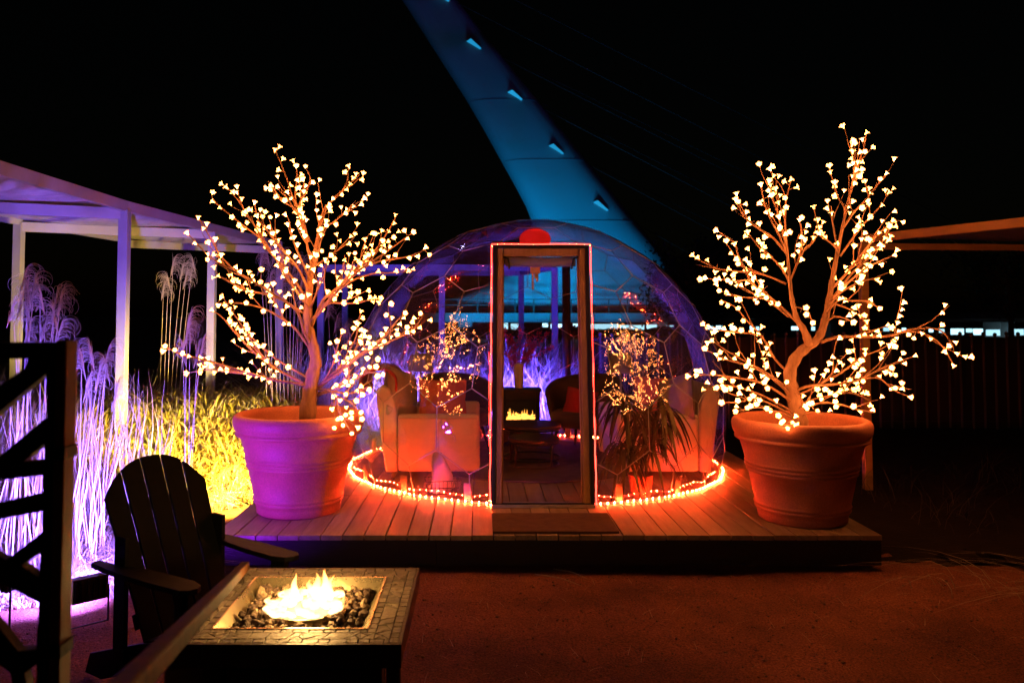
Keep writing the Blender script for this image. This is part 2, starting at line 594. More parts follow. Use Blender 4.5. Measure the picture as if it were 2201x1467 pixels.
def spot(name, loc, target, energy, color, angle=120, radius=0.05, parent=None, blend=0.6):
    l = bpy.data.lights.new(name, 'SPOT')
    l.energy, l.color, l.spot_size, l.spot_blend, l.shadow_soft_size = energy, color, R(angle), blend, radius
    l.spot_blend = 1.0
    o = bpy.data.objects.new(name, l)
    COL.objects.link(o)
    o.location = loc
    d = Vector(target) - Vector(loc)
    o.rotation_euler = d.to_track_quat('-Z', 'Y').to_euler()
    if parent:
        o.parent = parent
        o.matrix_parent_inverse = Matrix.Translation(parent.location).inverted()
    return o

# ================================================================== SETTING
DZ = 0.228                                      # deck surface height
DOME = Vector((0.523, 7.80, DZ))
RB = 1.74                                       # base ring radius
CZ = 0.55                                       # sphere centre above the deck
RS = math.hypot(RB, CZ)


def ground_sheet():
    n = 130
    xs = np.concatenate([[-900, -300, -100, -40, -20], np.linspace(-9, 9, n), [20, 40, 100, 300, 900]])
    ys = np.concatenate([[-60, -20, -5], np.linspace(0.6, 16, n), [20, 30, 60, 140, 400, 1500]])
    X, Y = np.meshgrid(xs, ys)
    Z = 0.012 * np.sin(X * 2.3 + Y) * np.cos(Y * 1.9) + rng.normal(0, 0.004, X.shape) - 0.012
    far = (np.abs(X) > 9.5) | (Y > 16.5) | (Y < 0.5)
    Z[far] = -0.012
    V = np.stack([X, Y, Z], -1).reshape(-1, 3)
    w = len(xs)
    i, j = np.meshgrid(np.arange(w - 1), np.arange(len(ys) - 1))
    a = (j * w + i).ravel()
    me = np_mesh('ground', V, np.stack([a, a + 1, a + w + 1, a + w], 1), np.zeros((0, 3), int), 'ground')
    me.shade_smooth()
    o = link('ground', me)
    tag(o, 'reddish dirt and fine gravel ground', None, kind='structure')


ground_sheet()


def pebbles():
    n = 16000
    x = rng.uniform(-2.4, 5.2, n)
    y = rng.uniform(1.9, 5.15, n)
    r = rng.gamma(2.0, 0.0014, n) + 0.0014
    oct_v = np.array([(1, 0, 0), (0, 1, 0), (-1, 0, 0), (0, -1, 0), (0, 0, 0.8), (0, 0, -0.6)])
    oct_t = np.array([(0, 1, 4), (1, 2, 4), (2, 3, 4), (3, 0, 4), (1, 0, 5), (2, 1, 5), (3, 2, 5), (0, 3, 5)])
    jit = rng.uniform(0.55, 1.25, (n, 6, 1))
    V = oct_v[None] * jit * r[:, None, None]
    V[:, :, 0] += x[:, None]
    V[:, :, 1] += y[:, None]
    V[:, :, 2] += (r * 0.3)[:, None] - 0.006
    T = (np.arange(n) * 6)[:, None, None] + oct_t[None]
    o = link('gravel', np_mesh('gravel', V.reshape(-1, 3), np.zeros((0, 4), int), T.reshape(-1, 3), 'pebble'))
    tag(o, 'loose reddish gravel scattered over the dirt', 'gravel', kind='stuff')
    # dry needles and straw litter
    n = 500
    x = rng.uniform(-1.8, 5.0, n)
    y = rng.uniform(2.0, 5.2, n)
    me = blades('straw_litter', 'straw', x, y, np.full(n, 0.001), rng.uniform(0.02, 0.06, n), np.full(n, 2.2),
                np.full(n, 1.5), np.full(n, 0.0022), segs=3)
    tag(link('straw_litter', me), 'short dry straw bits strewn on the dirt', 'straw', kind='stuff')


pebbles()


def shading_sheet():  # dark sheet added over the dirt; stands in for shade the blossoms would light
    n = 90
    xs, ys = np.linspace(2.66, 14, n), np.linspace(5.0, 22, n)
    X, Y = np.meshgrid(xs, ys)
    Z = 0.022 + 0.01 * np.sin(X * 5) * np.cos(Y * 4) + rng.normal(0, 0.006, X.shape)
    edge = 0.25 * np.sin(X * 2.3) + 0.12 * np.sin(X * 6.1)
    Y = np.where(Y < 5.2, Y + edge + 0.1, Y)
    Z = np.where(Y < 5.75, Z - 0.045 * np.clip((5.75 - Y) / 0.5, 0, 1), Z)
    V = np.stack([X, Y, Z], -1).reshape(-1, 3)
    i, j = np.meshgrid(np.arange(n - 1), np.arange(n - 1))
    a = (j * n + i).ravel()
    o = link('shading_sheet', np_mesh('shading_sheet', V, np.stack([a, a + 1, a + n + 1, a + n], 1), np.zeros((0, 3), int), 'shading'))
    tag(o, 'dark mulch sheet for the unlit ground beside the deck', None, kind='structure')


shading_sheet()


# ------------------------------------------------------------------ timber deck
def deck():
    y0, y1 = 5.235, 9.95
    xa, xb = -1.745, 2.633
    root = empty('timber_deck', ((xa + xb) / 2, y0, 0), 0,
                 'low timber deck of pale boards under the clear dome', 'deck')
    inv = Matrix.Translation(root.location).inverted()

    def put(o):
        o.parent = root
        o.matrix_parent_inverse = inv
    nb = 31
    w = (xb - xa) / nb
    for i in range(nb):
        x = xa + i * w
        cut = y0 + random.choice([1.15, 2.3, 1.7, 3.1])
        for (a, b) in ((y0, cut - 0.002), (cut + 0.002, y1)):
            dz = random.uniform(-0.0015, 0.0015)
            fr = random.uniform(-0.004, 0.004) if a == y0 else 0
            # origin at the board's own corner so that the grain differs
            mb = MB().box((0, fr, -0.032), (w - 0.007, b - a, 0))
            o = mb.build('board', 'deck', None, bevel=0.003)
            o.location = (x + 0.0035, a, DZ + dz)
            put(o)
    for a, b in ((xa, xa + 1.46), (xa + 1.463, xa + 2.92), (xa + 2.923, xb)):
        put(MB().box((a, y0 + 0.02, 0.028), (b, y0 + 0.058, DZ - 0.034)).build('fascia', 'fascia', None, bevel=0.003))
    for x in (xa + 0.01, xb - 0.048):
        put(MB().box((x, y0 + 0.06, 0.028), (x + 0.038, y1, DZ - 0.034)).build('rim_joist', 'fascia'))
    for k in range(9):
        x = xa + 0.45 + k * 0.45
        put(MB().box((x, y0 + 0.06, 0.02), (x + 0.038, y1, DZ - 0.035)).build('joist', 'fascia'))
    for k in range(5):
        for yy in (y0 + 0.25, y0 + 2.3, y1 - 0.3):
            x = xa + 0.15 + k * 1.02
            put(MB().box((x - 0.06, yy - 0.06, -0.02), (x + 0.06, yy + 0.06, 0.03)).build('footing', 'concrete'))


deck()


# ------------------------------------------------------------------ dome tent
def clip(poly, n, d, keep=1):
    """part of a convex polygon where keep*(n.p - d) >= 0"""
    out = []
    for i in range(len(poly)):
        a, b = poly[i], poly[(i + 1) % len(poly)]
        fa, fb = keep * (a.dot(n) - d), keep * (b.dot(n) - d)
        if fa >= 0:
            out.append(a)
        if (fa > 0 > fb) or (fa < 0 < fb):
            out.append(a.lerp(b, fa / (fa - fb)))
    return out if len(out) >= 3 else None


def seg_clip(a, b, n, d):
    fa, fb = a.dot(n) - d, b.dot(n) - d
    if fa < 0 and fb < 0:
        return None
    if fa < 0:
        a = a.lerp(b, fa / (fa - fb))
    elif fb < 0:
        b = b.lerp(a, fb / (fb - fa))
    return (a, b)


# door corners, from where the frame stands and how high it reaches
DL = PZ(1056, 1087, DZ)
DR = PZ(1277, 1087, DZ)
YT = DL.y + 0.34
TL = PY(1060, 531, YT)
TR = PY(1264, 531, YT)
TL.z = TR.z = (TL.z + TR.z) / 2


def geodesic(freq=3):
    ph = (1 + 5 ** 0.5) / 2
    iv = [Vector(p).normalized() for p in ((-1, ph, 0), (1, ph, 0), (-1, -ph, 0), (1, -ph, 0), (0, -1, ph), (0, 1, ph),
                                           (0, -1, -ph), (0, 1, -ph), (ph, 0, -1), (ph, 0, 1), (-ph, 0, -1), (-ph, 0, 1))]
    fc = [(0, 11, 5), (0, 5, 1), (0, 1, 7), (0, 7, 10), (0, 10, 11), (1, 5, 9), (5, 11, 4), (11, 10, 2), (10, 7, 6),
          (7, 1, 8), (3, 9, 4), (3, 4, 2), (3, 2, 6), (3, 6, 8), (3, 8, 9), (4, 9, 5), (2, 4, 11), (6, 2, 10), (8, 6, 7), (9, 8, 1)]
    rot = iv[0].rotation_difference(Vector((0, 0, 1))).to_matrix()
    rz = Matrix.Rotation(R(21), 3, 'Z')
    iv = [rz @ (rot @ v) for v in iv]
    key, V, T = {}, [], []

    def vid(p):
        k = tuple(round(c, 4) for c in p)
        if k not in key:
            key[k] = len(V)
            V.append(p.normalized())
        return key[k]
    for a, b, c in fc:
        A, B, C = iv[a], iv[b], iv[c]
        g = {}
        for i in range(freq + 1):
            for j in range(freq + 1 - i):
                g[i, j] = vid(A + (B - A) * (i / freq) + (C - A) * (j / freq))
        for i in range(freq):
            for j in range(freq - i):
                T.append((g[i, j], g[i + 1, j], g[i, j + 1]))
                if i + j < freq - 1:
                    T.append((g[i + 1, j], g[i + 1, j + 1], g[i, j + 1]))
    cen = [((V[a] + V[b] + V[c]) / 3).normalized() for a, b, c in T]
    polys = []
    for k, v in enumerate(V):
        adj = [i for i, t in enumerate(T) if k in t]
        u = v.orthogonal().normalized()
        w = v.cross(u)
        adj.sort(key=lambda i: math.atan2(cen[i].dot(w), cen[i].dot(u)))
        polys.append(adj)
    edges = set()
    for pl in polys:
        for i in range(len(pl)):
            edges.add(tuple(sorted((pl[i], pl[(i + 1) % len(pl)]))))
    return cen, polys, edges


def dome():
    root = empty('dome_tent', DOME, 0, 'clear plastic geodesic dome tent with wooden door frame on the timber deck', 'dome')
    inv = Matrix.Translation(DOME).inverted()

    def put(o, par=root):
        o.parent = par
        o.matrix_parent_inverse = inv if par is root else Matrix()
        return o
    cen, polys, edges = geodesic(4)
    C = DOME + Vector((0, 0, CZ))
    P = [C + c * RS for c in cen]
    ex, ez = Vector((1, 0, 0)), Vector((0, 0, 1))
    x0, x1, zt = DL.x - 0.02, DR.x + 0.02, TL.z + 0.03
    pieces = []
    for pl in polys:
        poly = clip([P[i] for i in pl], ez, DZ + 0.012)
        if not poly:
            continue
        front = sum(p.y for p in poly) / len(poly) < DOME.y - 0.4
        if not front:
            pieces.append(poly)
            continue
        l = clip(poly, ex, x0, -1)
        if l:
            pieces.append(l)
        rest = clip(poly, ex, x0, 1)
        if not rest:
            continue
        r = clip(rest, ex, x1, 1)
        if r:
            pieces.append(r)
        rest = clip(rest, ex, x1, -1)
        if rest:
            t = clip(rest, ez, zt, 1)
            if t:
                pieces.append(t)
    for poly in pieces:
        c = sum(poly, Vector()) / len(poly)
        if max((p - c).length for p in poly) < 0.04:
            continue
        nrm = (c - C).normalized()
        mid = c + nrm * 0.02
        vs = [p - c for p in poly]
        half = [(p + mid) / 2 + nrm * 0.007 - c for p in poly]
        n = len(poly)
        vs = vs + half + [mid - c]
        fs = []
        for i in range(n):
            j = (i + 1) % n
            fs.append((i, j, n + j, n + i))
            fs.append((n + i, n + j, 2 * n))
        o = MB().add(vs, fs).build('panel', 'film', None, smooth=True)
        o.location = c
        put(o)
    for a, b in edges:
        s = seg_clip(P[a], P[b], ez, DZ + 0.01)
        if not s:
            continue
        parts = [s]
        if (s[0].y + s[1].y) / 2 < DOME.y - 0.4:
            parts = []
            for q in (seg_clip(*s, -ex, -x0), seg_clip(*s, ex, x1)):
                if q:
                    parts.append(q)
            m = seg_clip(*s, ex, x0)
            m = seg_clip(*m, -ex, -x1) if m else None
            m = seg_clip(*m, ez, zt) if m else None
            if m:
                parts.append(m)
        for p, q in parts:
            if (p - q).length < 0.03:
                continue
            put(MB().tube([p - p, q - p], 0.0040, 7).build('tube', 'tube', None, smooth=True)).location = p
    # loose film flaps between door frame and dome skin

    def on_sphere(x, z):
        h = RS ** 2 - (x - C.x) ** 2 - (z - C.z) ** 2
        return Vector((x, C.y - math.sqrt(max(h, 0.0)), z))
    nseg = 14
    for sx, bot, top in ((x0, DL, TL), (x1, DR, TR)):
        vs, fs = [], []
        for i in range(nseg + 1):
            t = i / nseg
            z = DZ + 0.012 + (zt - DZ - 0.012) * t
            f = bot.lerp(top, t)
            e = on_sphere(sx, z)
            wob = 0.012 * math.sin(i * 2.1)
            vs += [Vector((f.x, f.y + 0.05, z)), Vector((f.x, f.y + 0.05, z)).lerp(e, 0.5) + Vector((wob, 0, 0)), e + Vector((0, 0.006, 0))]
        for i in range(nseg):
            for k in (0, 1):
                a = i * 3 + k
                fs.append((a, a + 1, a + 4, a + 3))
        put(MB().add(vs, fs).build('door_flap', 'film', None, smooth=True))
    vs, fs = [], []
    for i in range(nseg + 1):
        t = i / nseg
        f = TL.lerp(TR, t)
        e = on_sphere(x0 + (x1 - x0) * t, zt)
        vs += [Vector((f.x, f.y + 0.05, zt)), (Vector((f.x, f.y + 0.05, zt)) + e) / 2 + Vector((0, 0, 0.02 * math.sin(i * 1.3))), e + Vector((0, 0.006, 0))]
    for i in range(nseg):
        for k in (0, 1):
            a = i * 3 + k
            fs.append((a, a + 1, a + 4, a + 3))
    put(MB().add(vs, fs).build('door_flap', 'film', None, smooth=True))
    # door frame
    lean = (TL - DL)
    upv = lean.normalized()
    back = Vector((0, upv.z, -upv.y))
    df = put(bpy.data.objects.new('door_frame', None))
    COL.objects.link(df)
    df.matrix_parent_inverse = Matrix()

    def dput(o):
        o.parent = df
        o.matrix_parent_inverse = inv
        return o
    for (b, t, s) in ((DL, TL, 1), (DR, TR, -1)):
        ex_ = Vector((s, 0, 0))
        dput(MB().bar(b + ex_ * 0.016, t + ex_ * 0.016, 0.028, 0.10, back).build('door_post', 'black', None, bevel=0.003))
        dput(MB().bar(b + ex_ * 0.054 - back * 0.012, t + ex_ * 0.054 - back * 0.012 - upv * 0.02, 0.046, 0.062, back).build('door_post', 'doorframe', None, bevel=0.004))
        dput(MB().bar(b + ex_ * 0.083 + back * 0.03, t + ex_ * 0.083 + back * 0.03 - upv * 0.05, 0.012, 0.05, back).build('door_stop', 'doorframe', None, bevel=0.002))
    dput(MB().bar(TL + Vector((0.032, 0, 0.0)), TR + Vector((-0.032, 0, 0.0)), 0.10, 0.026).build('door_header', 'black', None, bevel=0.003))
    dput(MB().bar(TL + Vector((0.08, -0.012, -0.045)), TR + Vector((-0.08, -0.012, -0.045)), 0.062, 0.06).build('door_header', 'doorframe', None, bevel=0.004))
    dput(MB().bar(DL + Vector((0.0, -0.01, 0.012)), DR + Vector((0, -0.01, 0.012)), 0.11, 0.02).build('threshold', 'steel', None, bevel=0.003))
    dput(MB().bar(DL + Vector((0.03, -0.03, 0.026)), DR + Vector((-0.03, -0.03, 0.026)), 0.025, 0.008).build('threshold_strip', 'black'))
    # rolled-up door curtain
    a, b = TL + Vector((0.10, 0.02, -0.115)), TR + Vector((-0.10, 0.02, -0.115))
    roll = MB()
    for r in (0.042, 0.034, 0.026):
        roll.tube([a + Vector((0, 0, 0)), a.lerp(b, 0.5) + Vector((0, 0, -0.006)), b], r, 18, cap=False)
    put(roll.build('rolled_curtain', 'film_roll', None, smooth=True))
    for q in (a, b):
        s = 1 if q is a else -1
        put(MB().tube([q + Vector((-0.06 * s, 0, 0.05)), q + Vector((0.02 * s, -0.04, 0.02)), q + Vector((0.03 * s, -0.045, -0.03)), q + Vector((0.03 * s, 0.02, -0.055))], 0.009, 6).build('curtain_strap', 'black', None, smooth=True))
    # flattened strut feet standing on the deck
    for (px, py) in ((792, 1034), (884, 1056), (1010, 1076), (1322, 1076), (1432, 1058), (1512, 1024)):
        p = PZ(px, py, DZ)
        d = (p - DOME)
        d.z = 0
        d.normalize()
        p = DOME + d * (RB + 0.005)
        p.z = DZ
        sd = Vector((-d.y, d.x, 0))
        u = Vector((d.x * 0.12, d.y * 0.12, 1)).normalized()
        m4 = Matrix((sd, d, u)).transposed().to_4x4()
        m4.translation = p
        put(MB().prism([(-0.03, -0.008), (0.03, -0.008), (0.03, 0.008), (-0.03, 0.008)], 0.0, 0.15, m4)
            .prism([(-0.03, -0.008), (0.03, -0.008), (0.03, 0.008), (-0.03, 0.008)], 0.1505, 0.151, m4).build('strut_foot', 'palewood', None, bevel=0.003))
    for k in range(9):
        an = R(20 + k * 17.5)
        p = DOME + Vector((math.cos(an), math.sin(an), 0)) * RB
        m4 = Matrix.Rotation(an - R(90), 4, 'Z')
        m4.translation = p
        put(MB().box((-0.03, -0.008, 0), (0.03, 0.008, 0.15), m4).build('strut_foot', 'palewood'))


dome()


def rope_light():
    root = empty('rope_light', DOME, 0, 'red glowing rope light outlining the dome base and its door', 'rope light')
    inv = Matrix.Translation(DOME).inverted()
    aL = math.atan2(DL.y - DOME.y, DL.x - DOME.x)
    aR = math.atan2(DR.y - DOME.y, DR.x - DOME.x) - 0.0
    rr = RB + 0.035
    path = []
    # ring: from door right, round the back, to door left
    n = 150
    a0, a1 = aR, aL + 2 * math.pi if aL < aR else aL
    a1 = aL - 2 * math.pi if aL > aR else aL
    a1 = aL + 2 * math.pi if aL < aR else aL
    for i in range(n + 1):
        t = i / n
        # counter-clockwise from aR (front right) round to aL (front left)
        an = a0 + (a1 - a0) * t
        w = 0.006 * math.sin(i * 0.9) + 0.004 * math.sin(i * 2.3)
        path.append(Vector((DOME.x + (rr + w) * math.cos(an), DOME.y + (rr + w) * math.sin(an), DZ + 0.012)))
    o = Vector((-0.012, -0.045, 0))
    dl, dr, tl, tr = DL + o, DR + Vector((0.012, -0.045, 0)), TL + o + Vector((0, 0, 0.02)), TR + Vector((0.012, -0.045, 0.02))

    def dense(a, b, m, amp):
        out = []
        for i in range(m + 1):
            p = a.lerp(b, i / m)
            out.append(p + Vector((amp * math.sin(i * 1.7), 0, amp * 0.5 * math.sin(i * 1.1))))
        return out
    path += dense(dl + Vector((0, 0, 0.015)), tl, 26, 0.002) + dense(tl, tr, 10, 0.002)[1:] + dense(tr, dr + Vector((0, 0, 0.015)), 26, 0.002)[1:]
    tube = MB().tube(path, 0.0042, 6).build('rope', 'rope', root, smooth=True)
    tube.matrix_parent_inverse = inv
    # beads along the rope
    pts, acc, last = [], 0.0, path[0]
    step = 0.058
    for q in path[1:]:
        d = (q - last).length
        while acc + d >= step:
            last = last.lerp(q, (step - acc) / d)
            d = (q - last).length
            acc = 0.0
            pts.append(last.copy())
        acc += d
        last = q
    ov = np.array([(1, 0, 0), (0, 1, 0), (-1, 0, 0), (0, -1, 0), (0, 0, 1), (0, 0, -1)], float) * 0.0095
    ot = np.array([(0, 1, 4), (1, 2, 4), (2, 3, 4), (3, 0, 4), (1, 0, 5), (2, 1, 5), (3, 2, 5), (0, 3, 5)])
    c = np.array([tuple(p) for p in pts])
    sz = np.where(c[:, 2] > DZ + 0.03, 0.42, 0.74)
    V = (ov[None] * sz[:, None, None] + c[:, None]).reshape(-1, 3)
    T = ((np.arange(len(c)) * 6)[:, None, None] + ot[None]).reshape(-1, 3)
    leds = link('led_beads', np_mesh('led_beads', V, np.zeros((0, 4), int), T, 'led'), root)
    leds.matrix_parent_inverse = inv
    leds['kind'] = 'stuff'


rope_light()


# ------------------------------------------------------------------ planters and lit blossom trees
POT_PROF = [(0.0, 0.0), (0.285, 0.0), (0.302, 0.012), (0.306, 0.05), (0.312, 0.075), (0.320, 0.080), (0.326, 0.089), (0.322, 0.098), (0.318, 0.102),
            (0.326, 0.109), (0.330, 0.117), (0.326, 0.126), (0.324, 0.132),
            (0.366, 0.335), (0.374, 0.339), (0.379, 0.348), (0.375, 0.358), (0.372, 0.362), (0.381, 0.367), (0.386, 0.377), (0.381, 0.387), (0.378, 0.391),
            (0.387, 0.396), (0.391, 0.405), (0.387, 0.414), (0.384, 0.419),
            (0.424, 0.560), (0.428, 0.565), (0.450, 0.567), (0.458, 0.574), (0.460, 0.586), (0.455, 0.594), (0.452, 0.600), (0.464, 0.612),
            (0.474, 0.640), (0.478, 0.670), (0.474, 0.695), (0.462, 0.712), (0.444, 0.720), (0.424, 0.716), (0.410, 0.702), (0.404, 0.680), (0.396, 0.62), (0.385, 0.56)]
pot_mesh = MB().lathe(POT_PROF, 72).mesh('planter_wall', 'terracotta', True)
soil_mesh = MB().lathe([(0.0, 0.585), (0.12, 0.592), (0.26, 0.578), (0.388, 0.582)], 40).mesh('potting_soil', 'soil', True)


def planter(loc, label, s=1.0):
    root = empty('planter', loc, random.uniform(0, 6), label, 'planter')
    for n, me in (('wall', pot_mesh), ('soil', soil_mesh)):
        o = link(n, me, root)
        o.scale = (s, s, s)
    return root


potL = PZ(643, 1118, DZ)
POTL = Vector((PY(643, 1000, potL.y + 0.30).x, potL.y + 0.30, DZ))
potR = PZ(1717, 1138, DZ)
POTR = Vector((PY(1722, 1000, potR.y + 0.30).x, potR.y + 0.30, DZ))
planter(POTL, 'big terracotta planter tinted violet beside the glowing grass', 1.0)
planter(POTR, 'big terracotta planter glowing orange-red on the deck corner away from the grass', 0.985)


def blossom_mesh():
    mb = MB()
    vs = [(0, 0, 0.002)]
    fs = []
    r = 0.0275
    for i in range(5):
        a = 2 * math.pi * i / 5
        k = len(vs)
        for da, rad, z in ((-0.62, 0.42, 0.006), (-0.42, 0.86, 0.012), (-0.14, 1.03, 0.014), (0.14, 1.03, 0.014), (0.42, 0.86, 0.012), (0.62, 0.42, 0.006)):
            vs.append((r * rad * math.cos(a + da), r * rad * math.sin(a + da), z))
        fs += [(0, k + j, k + j + 1) for j in range(5)]
    mb.add(vs, fs)
    mb.tube([(0, 0, -0.024), (0, 0, -0.012), (0, 0, 0.001)], [0.003, 0.006, 0.011], 5, cap=False)
    return mb.mesh('blossom', 'blossom')


BLOSSOM = blossom_mesh()


def blossom_tree(name, label, base, trunks, limbs, seed, target):
    """trunks / limbs: (pixel polyline, radius at start, radius at end, depth offset at the tip)"""
    rd = random.Random(seed)
    root = empty(name, base + Vector((0, 0, 0.58)), 0, label, 'lit tree')
    inv = Matrix.Translation(root.location).inverted()
    spots = []

    def put(o):
        o.parent = root
        o.matrix_parent_inverse = inv
        return o

    def world(pts, d0, d1, jit=0.004):
        out = []
        n = len(pts)
        for i, (px, py) in enumerate(pts):
            t = i / (n - 1)
            p = PY(px, py, base.y + d0 + (d1 - d0) * t)
            out.append(p + Vector((rd.uniform(-jit, jit), 0, rd.uniform(-jit, jit))) * (0 if i in (0, n - 1) else 1))
        return smooth_path(out, 4)
    for pts, r0, r1, dep in trunks:
        w = world(pts, 0 if r0 > 0.03 else 0.0, dep)
        n = len(w)
        rad = [(r0 + (r1 - r0) * (i / (n - 1)) ** 0.8) * (1 + 0.10 * math.sin(i * 1.9 + seed)) for i in range(n)]
        put(MB().tube(w, rad, 12).build('trunk' if r0 > 0.03 else 'branch', 'bark', None, smooth=True))

    def blossom_at(p, d):
        spots.append((p, d))

    def twig(p, t, length, depth=0):
        side = Vector((rd.uniform(-1, 1), rd.uniform(-1, 1), rd.uniform(-0.5, 1)))
        d = (t * 0.9 + side * 0.75 + Vector((0, 0, 0.25))).normalized()
        pts = [p]
        q = p.copy()
        k = max(3, int(length / 0.05))
        for i in range(k):
            d = (d + Vector((rd.uniform(-0.2, 0.2), rd.uniform(-0.2, 0.2), rd.uniform(-0.1, 0.2)))).normalized()
            q = q + d * (length / k)
            pts.append(q.copy())
        mb = MB().tube(pts, [0.0042 - 0.002 * i / k for i in range(k + 1)], 5)
        for i in range(1, k + 1):
            if i == k or rd.random() < 0.55:
                bd = (d + Vector((rd.uniform(-0.9, 0.9), rd.uniform(-1.1, 0.6), rd.uniform(-0.6, 0.9)))).normalized()
                q2 = pts[i] + bd * (0.02 if i < k else 0.012)
                blossom_at(q2 + bd * 0.018, bd)
        return mb
    for pts, r0, dep in limbs:
        pts = list(reversed(pts))                       # given tip first
        w = world(pts, 0.0, dep, 0.006)
        n = len(w)
        rad = [r0 * 0.52 * (1 - i / (n - 1)) ** 0.9 + 0.0036 for i in range(n)]
        mb = MB().tube(w, rad, 7)
        L = 0.0
        tot = sum((w[i + 1] - w[i]).length for i in range(n - 1))
        nxt = tot * 0.22
        for i in range(n - 1):
            L += (w[i + 1] - w[i]).length
            tng = (w[i + 1] - w[i]).normalized()
            while L > nxt:
                bd = (tng * 0.6 + Vector((rd.uniform(-1, 1), rd.uniform(-1.2, 0.7), rd.uniform(-0.7, 1)))).normalized()
                p = w[i + 1]
                q = p + bd * rd.uniform(0.015, 0.04)
                mb.tube([p, q], 0.0026, 4)
                blossom_at(q + bd * 0.02, bd)
                nxt += rd.uniform(0.042, 0.088)
                if rd.random() < 0.5 and nxt < tot * 0.78:
                    tw = twig(p, tng, rd.uniform(0.14, 0.34))
                    mb.add(tw.v, tw.f)
        tip = w[-1]
        tng = (w[-1] - w[-3]).normalized()
        blossom_at(tip + tng * 0.018, (tng + Vector((rd.uniform(-0.6, 0.6), rd.uniform(-0.8, 0.2), rd.uniform(-0.3, 0.5)))).normalized())
        put(mb.build('branch', 'bark', None, smooth=True))
    rd.shuffle(spots)
    kept = []
    for p, d in spots:
        # flowers do not sit inside one another
        if all((p.x - k[0].x) ** 2 + (p.z - k[0].z) ** 2 > 0.030 ** 2 or abs(p.y - k[0].y) > 0.5 for k in kept):
            kept.append((p, d))
    spots = kept[:target]
    spots.sort(key=lambda s: s[0].y)
    extra_v, extra_f = [], []
    for k, (p, d) in enumerate(spots):
        q = d.to_track_quat('Z', 'Y').to_matrix().to_4x4() @ Matrix.Rotation(rd.uniform(0, 6), 4, 'Z')
        sc = rd.uniform(0.60, 0.86)
        if k < 300:
            o = bpy.data.objects.new('blossom', BLOSSOM)
            COL.objects.link(o)
            o.parent = root
            o.matrix_parent_inverse = inv
            o.location = p
            o.rotation_euler = q.to_euler()
            o.scale = (sc, sc, sc)
        else:
            b = len(extra_v)
            extra_v += [p + (q @ v.co) * sc for v in BLOSSOM.vertices]
            extra_f += [tuple(i + b for i in f.vertices) for f in BLOSSOM.polygons]
    if extra_v:
        o = put(MB().add(extra_v, extra_f).build('blossom_mass', 'blossom_far', None))
        o['kind'] = 'stuff'
    print(name, 'blossoms', len(spots))


